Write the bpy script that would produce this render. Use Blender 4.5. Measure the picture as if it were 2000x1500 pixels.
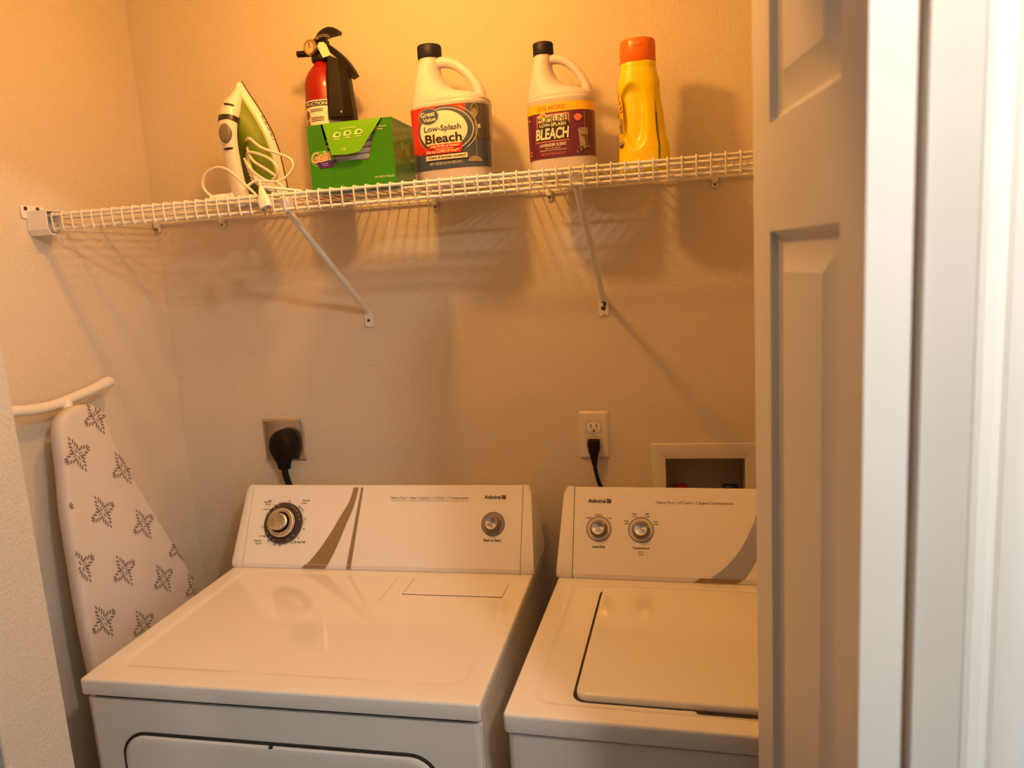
import bpy, bmesh, math, random
from mathutils import Vector, Matrix, Euler

random.seed(7)
scene = bpy.context.scene
COL = scene.collection
for o in list(bpy.data.objects):
    bpy.data.objects.remove(o)

# ------------------------------------------------------------------ camera
cam_data = bpy.data.cameras.new('camera')
cam = bpy.data.objects.new('camera', cam_data)
COL.objects.link(cam)
RIGHT = Vector((0.97631474, 0.20727416, -0.06202381))
UP = Vector((0.0265604, 0.16968288, 0.98514073))
FWD = Vector((-0.2147186, 0.9634548, -0.16015861))
rot3 = Matrix((RIGHT, UP, -FWD)).transposed()
cam.matrix_world = Matrix.Translation((1.29208815, -1.70385104, 1.59467964)) @ rot3.to_4x4()
cam_data.sensor_width = 36.0
cam_data.lens = 1437.738 * 36.0 / 2000.0
cam_data.clip_start = 0.02
cam_data.dof.use_dof = True
cam_data.dof.focus_distance = 1.42
cam_data.dof.aperture_fstop = 3.7
scene.camera = cam

# ------------------------------------------------------------------ colour management, world, lights
scene.view_settings.view_transform = 'Standard'
scene.view_settings.look = 'None'
scene.view_settings.exposure = 0.0
scene.view_settings.gamma = 1.0
scene.view_settings.use_curve_mapping = False

world = bpy.data.worlds.new('world')
scene.world = world
world.use_nodes = True
wbg = world.node_tree.nodes['Background']
wbg.inputs[0].default_value = (0.80, 0.86, 1.0, 1)
wbg.inputs[1].default_value = 0.04

CLOSET_LAMP = (0.82, -0.60, 2.25)
HALL_LAMP = (1.80, -1.62, 2.29)

def point_lamp(name, loc, power, color, radius):
    ld = bpy.data.lights.new(name, 'POINT')
    ld.energy = power
    ld.color = color
    ld.shadow_soft_size = radius
    lo = bpy.data.objects.new(name, ld)
    COL.objects.link(lo)
    lo.location = loc
    return lo

closet_bulb = point_lamp('closet_bulb', CLOSET_LAMP, 15.2, (1.0, 0.44, 0.088), 0.032)
hall_bulb = point_lamp('hall_bulb', HALL_LAMP, 34.0, (1.0, 0.83, 0.65), 0.045)
day = bpy.data.lights.new('hall_daylight', 'AREA')
day.shape = 'RECTANGLE'; day.size = 1.0; day.size_y = 1.4
day.energy = 13.0
day.color = (0.76, 0.89, 1.0)
dayo = bpy.data.objects.new('hall_daylight', day)
COL.objects.link(dayo)
dayo.location = (2.75, -2.35, 1.6)
dayo.rotation_euler = (Vector((1.45, -0.9, 1.5)) - Vector(dayo.location)).to_track_quat('-Z', 'Y').to_euler()

# ------------------------------------------------------------------ materials
def mat(name, color, rough=0.5, metal=0.0, spec=0.5, coat=0.0, trans=0.0, bump=None, vary=None, emit=None):
    m = bpy.data.materials.new(name)
    m.use_nodes = True
    nt = m.node_tree
    b = nt.nodes['Principled BSDF']
    b.inputs['Base Color'].default_value = (*color, 1)
    b.inputs['Roughness'].default_value = rough
    b.inputs['Metallic'].default_value = metal
    b.inputs['Specular IOR Level'].default_value = spec
    b.inputs['Coat Weight'].default_value = coat
    b.inputs['Coat Roughness'].default_value = 0.04
    b.inputs['Transmission Weight'].default_value = trans
    if emit:
        b.inputs['Emission Color'].default_value = (*emit[0], 1)
        b.inputs['Emission Strength'].default_value = emit[1]
    tc = None
    if bump or vary:
        tc = nt.nodes.new('ShaderNodeTexCoord')
    if bump:
        sc, st, dist = bump
        n = nt.nodes.new('ShaderNodeTexNoise')
        n.inputs['Scale'].default_value = sc
        n.inputs['Detail'].default_value = 3.0
        nt.links.new(tc.outputs['Object'], n.inputs['Vector'])
        bp = nt.nodes.new('ShaderNodeBump')
        bp.inputs['Strength'].default_value = st
        bp.inputs['Distance'].default_value = dist
        nt.links.new(n.outputs['Fac'], bp.inputs['Height'])
        nt.links.new(bp.outputs['Normal'], b.inputs['Normal'])
    if vary:
        sc, amt = vary
        n2 = nt.nodes.new('ShaderNodeTexNoise')
        n2.inputs['Scale'].default_value = sc
        n2.inputs['Detail'].default_value = 4.0
        nt.links.new(tc.outputs['Object'], n2.inputs['Vector'])
        mx = nt.nodes.new('ShaderNodeMix')
        mx.data_type = 'RGBA'
        mx.inputs[6].default_value = (*[c * (1 - amt) for c in color], 1)
        mx.inputs[7].default_value = (*[min(1, c * (1 + amt)) for c in color], 1)
        nt.links.new(n2.outputs['Fac'], mx.inputs[0])
        nt.links.new(mx.outputs[2], b.inputs['Base Color'])
    return m

M = {}
M['wall'] = mat('wall_paint', (0.68, 0.605, 0.495), 0.75, spec=0.25, bump=(190, 0.5, 0.004), vary=(3.0, 0.05))
M['ceiling'] = mat('ceiling_paint', (0.80, 0.78, 0.73), 0.9, bump=(120, 0.3, 0.004))
M['trim'] = mat('white_trim_paint', (0.82, 0.82, 0.80), 0.4, bump=(60, 0.05, 0.001))
M['door'] = mat('white_door_paint', (0.80, 0.78, 0.74), 0.45, bump=(90, 0.06, 0.001))
M['floor'] = mat('floor_vinyl', (0.26, 0.20, 0.15), 0.5, vary=(9, 0.15))
M['enamel'] = mat('white_enamel', (0.83, 0.80, 0.75), 0.11, spec=0.5, coat=0.5)
M['console'] = mat('white_console_plastic', (0.88, 0.85, 0.81), 0.32, spec=0.5)
M['seam'] = mat('dark_seam', (0.03, 0.025, 0.02), 0.8)
M['black_print'] = mat('black_print', (0.015, 0.012, 0.012), 0.6)
M['grey_print'] = mat('grey_print', (0.16, 0.13, 0.10), 0.6)
M['gold'] = mat('gold_stripe', (0.36, 0.26, 0.15), 0.38, metal=0.35)
M['silver'] = mat('silver_swoosh', (0.52, 0.47, 0.41), 0.28, metal=0.75)
M['chrome'] = mat('brushed_metal', (0.66, 0.62, 0.55), 0.24, metal=1.0)
_b = M['brushed'] = mat('radial_brushed_metal', (0.70, 0.64, 0.55), 0.30, metal=1.0)
_n = _b.node_tree.nodes; _p = _n['Principled BSDF']; _p.inputs['Anisotropic'].default_value = 0.85
_t = _n.new('ShaderNodeTangent'); _t.direction_type = 'RADIAL'; _t.axis = 'Z'
_b.node_tree.links.new(_t.outputs[0], _p.inputs['Tangent'])
M['knob_grey'] = mat('taupe_knob_plastic', (0.20, 0.165, 0.125), 0.35)
M['knob_ring'] = mat('taupe_ring', (0.33, 0.29, 0.26), 0.4)
M['knob_pale'] = mat('pale_ring', (0.66, 0.62, 0.57), 0.4)
M['dial_dark'] = mat('dark_dial_plastic', (0.07, 0.05, 0.042), 0.35)
M['white_print'] = mat('white_print', (0.80, 0.77, 0.72), 0.5)
M['wire'] = mat('white_vinyl_wire', (0.80, 0.75, 0.66), 0.35, spec=0.5)
M['clip'] = mat('white_plastic_clip', (0.78, 0.76, 0.72), 0.4)
M['rust'] = mat('chipped_rust', (0.05, 0.02, 0.012), 0.8)
M['jug'] = mat('jug_plastic', (0.62, 0.575, 0.67), 0.45, spec=0.45)
M['cap_blue'] = mat('navy_cap', (0.012, 0.011, 0.035), 0.5, spec=0.3)
M['lab_red'] = mat('label_red', (0.62, 0.03, 0.02), 0.35)
M['lab_blue'] = mat('label_slate_blue', (0.06, 0.09, 0.20), 0.35)
M['lab_white'] = mat('label_white', (0.84, 0.81, 0.74), 0.35)
M['lab_silver'] = mat('label_grey_ring', (0.42, 0.44, 0.47), 0.35)
M['lab_steel'] = mat('label_shower_grey', (0.30, 0.27, 0.235), 0.4)
M['lab_dark'] = mat('label_dark_grey', (0.085, 0.085, 0.095), 0.4)
M['lab_yellow'] = mat('label_yellow', (0.86, 0.52, 0.02), 0.35)
M['lab_purple'] = mat('label_purple', (0.125, 0.020, 0.075), 0.35)
M['lab_pink'] = mat('label_coral', (0.72, 0.20, 0.15), 0.35)
M['lab_orange'] = mat('label_orange', (0.80, 0.22, 0.03), 0.35)
M['lab_glass'] = mat('label_cup_grey', (0.33, 0.28, 0.20), 0.4)
M['lab_glass_dark'] = mat('label_cup_dark', (0.12, 0.10, 0.07), 0.4)
M['yellow'] = mat('yellow_bottle_plastic', (0.86, 0.66, 0.0), 0.30, spec=0.5)
M['orange_cap'] = mat('orange_cap_plastic', (0.92, 0.20, 0.01), 0.28, trans=0.15)
M['level_strip'] = mat('green_level_strip', (0.10, 0.11, 0.012), 0.4)
M['tide_grey'] = mat('label_grey_green', (0.19, 0.20, 0.17), 0.4)
M['tide_dark'] = mat('label_brown', (0.10, 0.055, 0.04), 0.4)
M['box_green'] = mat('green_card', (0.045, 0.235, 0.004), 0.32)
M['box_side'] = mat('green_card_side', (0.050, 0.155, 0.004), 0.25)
M['box_flap'] = mat('lit_green_card', (0.125, 0.40, 0.002), 0.5, spec=0.3)  # light on the tilted flap put into the card green; also in logo
M['box_crease'] = mat('green_card_crease', (0.035, 0.17, 0.006), 0.4)
M['box_print'] = mat('pale_yellow_print', (0.78, 0.80, 0.36), 0.4)
M['box_dim'] = mat('olive_print', (0.14, 0.30, 0.03), 0.4)
M['sheet'] = mat('dryer_sheet_fabric', (0.86, 0.74, 0.64), 0.9, bump=(300, 0.3, 0.002))
M['gain_orange'] = mat('logo_orange', (0.90, 0.20, 0.02), 0.4)
M['gain_purple'] = mat('logo_purple', (0.075, 0.015, 0.14), 0.4)
M['red'] = mat('red_enamel', (0.30, 0.005, 0.002), 0.25, spec=0.4, coat=0.3)
M['black_plastic'] = mat('black_plastic', (0.008, 0.006, 0.005), 0.45, spec=0.3)
M['bracket_black'] = mat('black_bracket_plastic', (0.010, 0.006, 0.003), 0.5, spec=0.2)
M['brass'] = mat('brass_gauge', (0.55, 0.42, 0.26), 0.28, metal=0.9)
M['gauge_face'] = mat('gauge_face', (0.60, 0.45, 0.25), 0.3)
M['tag'] = mat('paper_tag', (0.80, 0.74, 0.50), 0.7)
M['iron_white'] = mat('iron_white_plastic', (0.82, 0.79, 0.74), 0.3)
M['iron_green'] = mat('iron_green_tank', (0.15, 0.22, 0.004), 0.42, spec=0.3)
M['iron_green_line'] = mat('iron_green_light', (0.34, 0.42, 0.10), 0.3)
M['iron_grey'] = mat('iron_grey_button', (0.18, 0.155, 0.115), 0.4)
M['iron_dark'] = mat('iron_dark_plastic', (0.035, 0.022, 0.018), 0.4)
M['sole'] = mat('soleplate_metal', (0.16, 0.07, 0.045), 0.35, metal=0.6)
M['cord_white'] = mat('white_cord', (0.80, 0.76, 0.68), 0.4)
M['black_cord'] = mat('black_cord', (0.006, 0.004, 0.003), 0.6, spec=0.25)
M['steel_plate'] = mat('steel_wall_plate', (0.55, 0.51, 0.46), 0.22, metal=0.95)
M['ivory'] = mat('almond_plate_plastic', (0.74, 0.66, 0.53), 0.35)
M['ivory_light'] = mat('receptacle_plastic', (0.76, 0.71, 0.63), 0.35)
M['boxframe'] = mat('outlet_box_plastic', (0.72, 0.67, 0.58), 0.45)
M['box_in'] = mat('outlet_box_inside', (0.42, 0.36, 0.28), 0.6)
M['valve_red'] = mat('red_valve_handle', (0.40, 0.01, 0.01), 0.4)
M['valve_blue'] = mat('blue_valve_handle', (0.015, 0.03, 0.12), 0.4)
M['copper'] = mat('brass_fitting', (0.45, 0.30, 0.14), 0.35, metal=1.0)
M['cover'] = mat('ironing_cover_cloth', (0.64, 0.585, 0.54), 0.9, spec=0.15, bump=(260, 0.15, 0.001))
M['motif'] = mat('grey_leaf_print', (0.235, 0.18, 0.135), 0.9)
M['tube_white'] = mat('white_painted_tube', (0.80, 0.75, 0.66), 0.4)
M['bulb'] = mat('frosted_globe', (1, 1, 1), 0.5)

# ------------------------------------------------------------------ mesh helpers
class MB:
    def __init__(self):
        self.v = []; self.f = []; self.mi = []; self.mats = []
    def m(self, material):
        if isinstance(material, str): material = M[material]
        if material not in self.mats: self.mats.append(material)
        return self.mats.index(material)
    def add(self, verts, faces, material, xf=None):
        b = len(self.v); k = self.m(material)
        for p in verts:
            p = Vector(p)
            self.v.append(xf @ p if xf is not None else p)
        for f in faces:
            self.f.append([b + i for i in f]); self.mi.append(k)
        return self
    def bm(self, bm, material, xf=None):
        bm.verts.index_update()
        self.add([v.co.copy() for v in bm.verts], [[v.index for v in f.verts] for f in bm.faces], material, xf)
        bm.free()
        return self
    def build(self, name, parent=None, sharp=40, recalc=True):
        me = bpy.data.meshes.new(name)
        me.from_pydata([tuple(v) for v in self.v], [], self.f)
        for mm in self.mats: me.materials.append(mm)
        for p, k in zip(me.polygons, self.mi): p.material_index = k
        if recalc:
            b = bmesh.new(); b.from_mesh(me)
            bmesh.ops.recalc_face_normals(b, faces=b.faces[:])
            b.to_mesh(me); b.free()
        for p in me.polygons: p.use_smooth = True
        me.set_sharp_from_angle(angle=math.radians(sharp))
        me.update()
        o = bpy.data.objects.new(name, me)
        COL.objects.link(o)
        if parent: o.parent = parent
        return o

def box(mb, x0, y0, z0, x1, y1, z1, material, bev=0.0, seg=1, xf=None):
    bm = bmesh.new()
    bmesh.ops.create_cube(bm, size=1.0)
    for v in bm.verts:
        v.co = Vector(((x0 + x1) / 2 + v.co.x * (x1 - x0), (y0 + y1) / 2 + v.co.y * (y1 - y0), (z0 + z1) / 2 + v.co.z * (z1 - z0)))
    if bev > 0:
        bmesh.ops.bevel(bm, geom=bm.edges[:], offset=bev, segments=seg, affect='EDGES', profile=0.5)
    return mb.bm(bm, material, xf)

def loft(mb, rings, material, cap0=True, cap1=True, closed=True, xf=None):
    n = len(rings[0]); verts = [p for r in rings for p in r]; faces = []
    for i in range(len(rings) - 1):
        for j in range(n if closed else n - 1):
            a = i * n + j; b = i * n + (j + 1) % n
            faces.append([a, b, b + n, a + n])
    if cap0: faces.append(list(range(n))[::-1])
    if cap1: faces.append([(len(rings) - 1) * n + j for j in range(n)])
    return mb.add(verts, faces, material, xf)

def rrect(x0, y0, x1, y1, r, z, seg=6):
    pts = []
    r = max(1e-5, min(r, (x1 - x0) / 2 - 1e-5, (y1 - y0) / 2 - 1e-5))
    for cx, cy, a0 in ((x1 - r, y1 - r, 0), (x0 + r, y1 - r, 90), (x0 + r, y0 + r, 180), (x1 - r, y0 + r, 270)):
        for k in range(seg + 1):
            a = math.radians(a0 + 90 * k / seg)
            pts.append(Vector((cx + r * math.cos(a), cy + r * math.sin(a), z)))
    return pts

def lathe(mb, prof, material, n=40, xf=None, sx=1.0, sy=1.0, cap0=True, cap1=True):
    rings = [[Vector((r * sx * math.cos(2 * math.pi * j / n), r * sy * math.sin(2 * math.pi * j / n), z)) for j in range(n)] for r, z in prof]
    return loft(mb, rings, material, cap0, cap1, True, xf)

def catmull(pts, sub=8):
    P = [Vector(p) for p in pts]
    if len(P) < 3 or sub <= 1: return P
    P = [P[0] * 2 - P[1]] + P + [P[-1] * 2 - P[-2]]
    out = []
    for i in range(1, len(P) - 2):
        for k in range(sub):
            t = k / sub
            a, b, c, d = P[i - 1], P[i], P[i + 1], P[i + 2]
            out.append(0.5 * ((2 * b) + (c - a) * t + (2 * a - 5 * b + 4 * c - d) * t * t + (3 * b - 3 * c + d - a) * t ** 3))
    out.append(P[-2])
    return out

def tube(mb, pts, rad, material, n=10, sub=8, flat=None, ref=None, xf=None):
    """round (or flattened) tube along a smooth path; rad may be a list per control point"""
    path = catmull(pts, sub)
    if isinstance(rad, (list, tuple)):
        rp = catmull([(r, 0, 0) for r in rad], sub); R = [p.x for p in rp]
    else:
        R = [rad] * len(path)
    rings = []; up = None
    for i, p in enumerate(path):
        t = (path[min(i + 1, len(path) - 1)] - path[max(i - 1, 0)]).normalized()
        if ref is not None:
            s = t.cross(Vector(ref)).normalized(); up = s.cross(t).normalized()
        else:
            if up is None:
                up = Vector((0, 0, 1)) if abs(t.z) < 0.9 else Vector((0, 1, 0))
            s = t.cross(up).normalized(); up = s.cross(t).normalized()
        fl = flat or 1.0
        rings.append([p + s * (R[i] * math.cos(2 * math.pi * j / n)) + up * (R[i] * fl * math.sin(2 * math.pi * j / n)) for j in range(n)])
    return loft(mb, rings, material, xf=xf)

def rod(mb, a, b, r, material, n=10, xf=None):
    return tube(mb, [a, b], r, material, n=n, sub=1, xf=xf)

def poly2(mb, pts, mapf, off, material, maxlen=None):
    """flat outline filled, optionally subdivided, then laid on a surface by mapf(u, v, off)"""
    bm = bmesh.new()
    vs = [bm.verts.new((p[0], p[1], 0)) for p in pts]
    f = bm.faces.new(vs); f.normal_update()
    bmesh.ops.triangulate(bm, faces=[f], ngon_method='EAR_CLIP')
    bm.normal_update()
    return _lay(mb, bm, mapf, off, material, maxlen)

def _lay(mb, bm, mapf, off, material, maxlen):
    if maxlen:
        for _ in range(7):
            es = [e for e in bm.edges if e.calc_length() > maxlen]
            if not es: break
            bmesh.ops.subdivide_edges(bm, edges=es, cuts=1)
            bmesh.ops.triangulate(bm, faces=bm.faces[:])
    for f in bm.faces:
        if f.normal.z < 0: f.normal_flip()
    for v in bm.verts:
        v.co = mapf(v.co.x, v.co.y, off)
    return mb.bm(bm, material)

def ell(cx, cy, a, b, n=40, rot=0.0, a0=0, a1=360):
    c, s = math.cos(rot), math.sin(rot); out = []
    for j in range(n):
        t = math.radians(a0 + (a1 - a0) * j / n)
        x, y = a * math.cos(t), b * math.sin(t)
        out.append((cx + c * x - s * y, cy + s * x + c * y))
    return out

def arcband(cx, cy, a, b, w, a0, a1, n=40, w1=None):
    w1 = w if w1 is None else w1
    o, i = [], []
    for j in range(n + 1):
        t = math.radians(a0 + (a1 - a0) * j / n)
        o.append((cx + a * math.cos(t), cy + b * math.sin(t)))
        i.append((cx + (a - w) * math.cos(t), cy + (b - w1) * math.sin(t)))
    return o + i[::-1]

def rect2(u0, v0, u1, v1):
    return [(u0, v0), (u1, v0), (u1, v1), (u0, v1)]

def text2(mb, s, u0, u1, v0, v1, mapf, off, material, shear=0.0, bold=0.0, slope=0.0, maxlen=None, keep=False):
    """lettering fitted into the box u0..u1 x v0..v1"""
    cu = bpy.data.curves.new('lettering', 'FONT')
    cu.body = s; cu.size = 1.0; cu.shear = shear; cu.offset = bold; cu.resolution_u = 4
    ob = bpy.data.objects.new('lettering', cu)
    me = bpy.data.meshes.new_from_object(ob)
    bm = bmesh.new(); bm.from_mesh(me)
    bpy.data.objects.remove(ob); bpy.data.curves.remove(cu); bpy.data.meshes.remove(me)
    xs = [v.co.x for v in bm.verts]; ys = [v.co.y for v in bm.verts]
    if not xs:
        bm.free(); return
    x0, x1, y0, y1 = min(xs), max(xs), min(ys), max(ys)
    ku = (u1 - u0) / (x1 - x0); kv = (v1 - v0) / (y1 - y0)
    for v in bm.verts:
        u = u0 + (v.co.x - x0) * ku
        v.co = Vector((u, v0 + (v.co.y - y0) * kv + slope * (u - (u0 + u1) / 2), 0))
    bmesh.ops.triangulate(bm, faces=bm.faces[:])
    return _lay(mb, bm, mapf, off, material, maxlen)

def empty(name, loc=(0, 0, 0), rot=(0, 0, 0)):
    o = bpy.data.objects.new(name, None)
    o.empty_display_size = 0.05
    COL.objects.link(o)
    o.location = loc; o.rotation_euler = rot
    return o

def tag(o, label=None, cat=None, group=None, kind=None):
    if label: o['label'] = label
    if cat: o['category'] = cat
    if group: o['group'] = group
    if kind: o['kind'] = kind
    return o

def struct(o, label, cat):
    return tag(o, label, cat, kind='structure')

# ------------------------------------------------------------------ room shell
CEIL = 2.42
b = MB()
hx0, hz0, hx1, hz1 = 1.2675, 0.9845, 1.4465, 1.1260      # opening cut for the recessed supply box
for xa, za, xb, zb_ in ((-0.10, 0, hx0, CEIL), (hx1, 0, 1.86, CEIL), (hx0, 0, hx1, hz0), (hx0, hz1, hx1, CEIL)):
    b.add([(xa, 0, za), (xb, 0, za), (xb, 0, zb_), (xa, 0, zb_)], [[0, 1, 2, 3]], 'wall')
b.add([(-0.10, 0.10, 0), (1.86, 0.10, 0), (1.86, 0.10, CEIL), (-0.10, 0.10, CEIL)], [[0, 1, 2, 3]], 'wall')
for (xa, za), (xb, zb_) in (((hx0, hz0), (hx1, hz0)), ((hx1, hz0), (hx1, hz1)), ((hx1, hz1), (hx0, hz1)), ((hx0, hz1), (hx0, hz0)), ((-0.10, 0), (1.86, 0)), ((1.86, 0), (1.86, CEIL)), ((1.86, CEIL), (-0.10, CEIL)), ((-0.10, CEIL), (-0.10, 0))):
    b.add([(xa, 0, za), (xb, 0, zb_), (xb, 0.10, zb_), (xa, 0.10, za)], [[0, 1, 2, 3]], 'wall')
struct(b.build('wall_back'), 'cream textured back wall of the laundry closet', 'wall')
b = MB(); box(b, -0.10, -0.80, 0, 0.0, 0.0, CEIL, 'wall')
struct(b.build('wall_left'), 'cream textured left side wall of the laundry closet', 'wall')
b = MB(); box(b, 1.76, -0.80, 0, 1.86, 0.0, CEIL, 'wall')
struct(b.build('wall_right'), 'cream right side wall behind the folding door', 'wall')
b = MB()
box(b, -1.2, -0.915, 0, 0.3225, -0.80, CEIL, 'wall', 0.002)
box(b, 1.575, -0.915, 0, 2.9, -0.80, CEIL, 'wall', 0.003)
box(b, 0.32, -0.915, 2.03, 1.575, -0.80, CEIL, 'wall')
struct(b.build('wall_front'), 'pale wall around the closet opening, its end seen at lower left', 'wall')
b = MB(); box(b, -1.2, -3.4, -0.08, 2.9, 0.10, 0.0, 'floor')
struct(b.build('floor'), 'tan vinyl floor under the machines', 'floor')
b = MB(); box(b, -1.2, -3.4, CEIL, 2.9, 0.10, CEIL + 0.08, 'ceiling')
struct(b.build('ceiling'), 'off white ceiling of closet and hall', 'ceiling')

# right hand casing: stepped profile swept up the opening
b = MB()
prof = [(1.575, -0.915), (1.575, -0.929), (1.580, -0.932), (1.590, -0.932), (1.593, -0.929), (1.598, -0.929), (1.602, -0.933),
        (1.611, -0.936), (1.620, -0.937), (1.632, -0.934), (1.638, -0.930), (1.638, -0.915)]
loft(b, [[Vector((x, y, z)) for x, y in prof] for z in (0.0, 2.09)], 'trim')
struct(b.build('trim_1', sharp=25), 'white moulded casing at the far right edge', 'door casing')
b = MB(); box(b, 1.555, -0.90, 0, 1.575, -0.80, 2.03, 'trim', 0.002)
struct(b.build('trim_2'), 'white door jamb behind the folded door', 'door jamb')
b = MB(); box(b, 0.3225, -0.86, 2.008, 1.555, -0.802, 2.03, 'trim', 0.002)
struct(b.build('trim_3'), 'white track board over the closet opening', 'door track')

# folded bifold door ---------------------------------------------------------
def door_leaf(parent, a, bpt, name):
    """hinged leaf from point a (track side) to b (fold side), 34 mm thick, raised panels on both faces"""
    a = Vector((*a, 0)); e = Vector((*bpt, 0)) - a; L = e.length; e.normalize()
    n = Vector((e.y, -e.x, 0))
    T = 0.034
    def P(s, t, z): return a + e * s + n * t + Vector((0, 0, z))
    S = [0, 0.063, L - 0.05, L]
    panels = [(0.22, 0.80), (0.93, 1.612), (1.722, 1.90)]
    Z = [0.012] + [z for p in panels for z in p] + [1.998]
    mb = MB()
    for side in (0, 1):
        t0 = 0 if side == 0 else T
        sg = 1 if side == 0 else -1
        for i in range(3):
            for k in range(len(Z) - 1):
                if i == 1 and k % 2 == 1: continue
                mb.add([P(S[i], t0, Z[k]), P(S[i + 1], t0, Z[k]), P(S[i + 1], t0, Z[k + 1]), P(S[i], t0, Z[k + 1])], [[0, 1, 2, 3]], 'door')
        for z0, z1 in panels:
            rings = []
            for ins, dep in ((0, 0), (0.004, 0.007), (0.010, 0.0105), (0.014, 0.0105), (0.040, 0.0020), (0.0415, 0.0012), (0.043, 0.0012)):
                rings.append([P(S[1] + ins, t0 + sg * dep, z0 + ins), P(S[2] - ins, t0 + sg * dep, z0 + ins),
                              P(S[2] - ins, t0 + sg * dep, z1 - ins), P(S[1] + ins, t0 + sg * dep, z1 - ins)])
            loft(mb, rings, 'door', cap0=False)
    za, zb = Z[0], Z[-1]
    mb.add([P(0, 0, za), P(0, T, za), P(0, T, zb), P(0, 0, zb)], [[0, 1, 2, 3]], 'door')
    mb.add([P(L, 0, za), P(L, T, za), P(L, T, zb), P(L, 0, zb)], [[0, 1, 2, 3]], 'door')
    mb.add([P(0, 0, za), P(L, 0, za), P(L, T, za), P(0, T, za)], [[0, 1, 2, 3]], 'door')
    mb.add([P(0, 0, zb), P(L, 0, zb), P(L, T, zb), P(0, T, zb)], [[0, 1, 2, 3]], 'door')
    return mb.build(name, parent, sharp=25, recalc=False)

door = empty('door_1')
struct(door, 'white folding closet door folded open at right, raised panels facing the machines', 'door')
# offset between the faces: leaf face given is the left face, thickness goes to the right
def leaf_n(a, b_):
    e = (Vector(b_) - Vector(a)).normalized(); return Vector((e.y, -e.x))
lf = door_leaf(door, (1.386 + 0.0336, -0.80), (1.4365 + 0.0310, -1.10), 'door_leaf')
rt = door_leaf(door, (1.552, -0.835), (1.5125, -1.095), 'door_leaf')
b = MB()
for z in (0.3, 1.05, 1.8):
    rod(b, (1.4720, -1.090, z - 0.035), (1.4720, -1.090, z + 0.035), 0.0028, 'chrome')
b.build('hinge', door)

# ------------------------------------------------------------------ ceiling lamps (outside the frame, they light the place)
def ceiling_fixture(loc, bulb, label):
    t = empty('ceiling_lamp', (loc[0], loc[1], CEIL))
    tag(t, label, 'lamp')
    d = CEIL - loc[2]
    mb = MB(); lathe(mb, [(0.06, 0), (0.065, -0.012), (0.055, -0.025), (0.02, -0.03), (0.02, -d + 0.075), (0.026, -d + 0.072), (0.026, -d + 0.056), (0.0, -d + 0.056)], 'clip')
    mb.build('lamp_base', t)
    bulb.parent = t
    bulb.location = (0, 0, loc[2] - CEIL)
ceiling_fixture(CLOSET_LAMP, closet_bulb, 'bare warm ceiling bulb over the machines inside the closet')
ceiling_fixture(HALL_LAMP, hall_bulb, 'ceiling bulb in the hall outside the folding door')

# ------------------------------------------------------------------ appliances
def facing(mapf, c, mb, name, parent):
    """build a part in its own frame whose z axis points out of the console face"""
    o = mapf(c[0], c[1], 0); ex = mapf(c[0] + 1, c[1], 0) - o; ey = mapf(c[0], c[1] + 1, 0) - o; ez = mapf(c[0], c[1], 1) - o
    m = Matrix((ex, ey, ez)).transposed().to_4x4(); m.translation = o
    inv = m.inverted()
    mb.v = [inv @ v for v in mb.v]
    ob = mb.build(name, parent); ob.matrix_basis = m
    return ob

def knob(parent, mapf, c, r_ring, r_body, r_top, h, ring_mat, name='control_knob', label=None, tip=None, ring_outline=True):
    """ring on the console face, a tapered body and a brushed metal top"""
    ku, kv = c
    o = MB()
    if ring_outline:
        poly2(o, ell(ku, kv, r_ring, r_ring, 48), mapf, 0.0010, 'grey_print')
        poly2(o, ell(ku, kv, r_ring * 0.93, r_ring * 0.93, 48), mapf, 0.0014, ring_mat)
    ring = o.build('dial_ring', parent)
    k = MB()
    def ringat(r, off): return [mapf(ku + r * math.cos(2 * math.pi * j / 40), kv + r * math.sin(2 * math.pi * j / 40), off) for j in range(40)]
    loft(k, [ringat(r_body, 0.0014), ringat(r_body, 0.004), ringat(r_body * 0.93, 0.006), ringat(r_top * 1.06, h - 0.001), ringat(r_top, h)], 'knob_grey')
    kk = k.build(name, parent)
    if label: kk['label'] = label
    q = MB()
    loft(q, [ringat(r_top * 0.99, h), ringat(r_top * 0.98, h + 0.0012), ringat(r_top * 0.93, h + 0.0018), ringat(r_top * 0.87, h + 0.0013), ringat(r_top * 0.84, h + 0.0012), ringat(r_top * 0.02, h + 0.0012)], 'brushed', cap0=False)
    facing(mapf, c, q, 'knob_cap', kk)['label'] = 'brushed metal knob cap'
    q = MB()
    if tip is not None:
        a = math.radians(tip)
        pts = [(ku + r_body * 0.95 * math.cos(a + d), kv + r_body * 0.95 * math.sin(a + d)) for d in (-0.12, 0.12)] + \
              [(ku + r_top * 1.03 * math.cos(a + d), kv + r_top * 1.03 * math.sin(a + d)) for d in (0.12, -0.12)]
        q.add([mapf(pts[0][0], pts[0][1], 0.0068), mapf(pts[1][0], pts[1][1], 0.0068), mapf(pts[2][0], pts[2][1], h + 0.0006), mapf(pts[3][0], pts[3][1], h + 0.0006)], [[0, 1, 2, 3]], 'white_print')
        q.build('knob_pointer', kk)
    return kk

def machine(name, loc, yaw, W, D, H, console_y, console_top, label, cat):
    t = empty(name, loc, (0, 0, yaw))
    tag(t, label, cat)
    yb, yt = console_y, console_top
    zb, zt = 0.926, 1.088
    L = math.hypot(yt - yb, zt - zb); ey, ez = (yt - yb) / L, (zt - zb) / L
    ny, nz = -ez, ey
    def face(u, v, off): return Vector((u, yb + ey * v + ny * off, zb + ez * v + nz * off))
    return t, face, L

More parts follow.
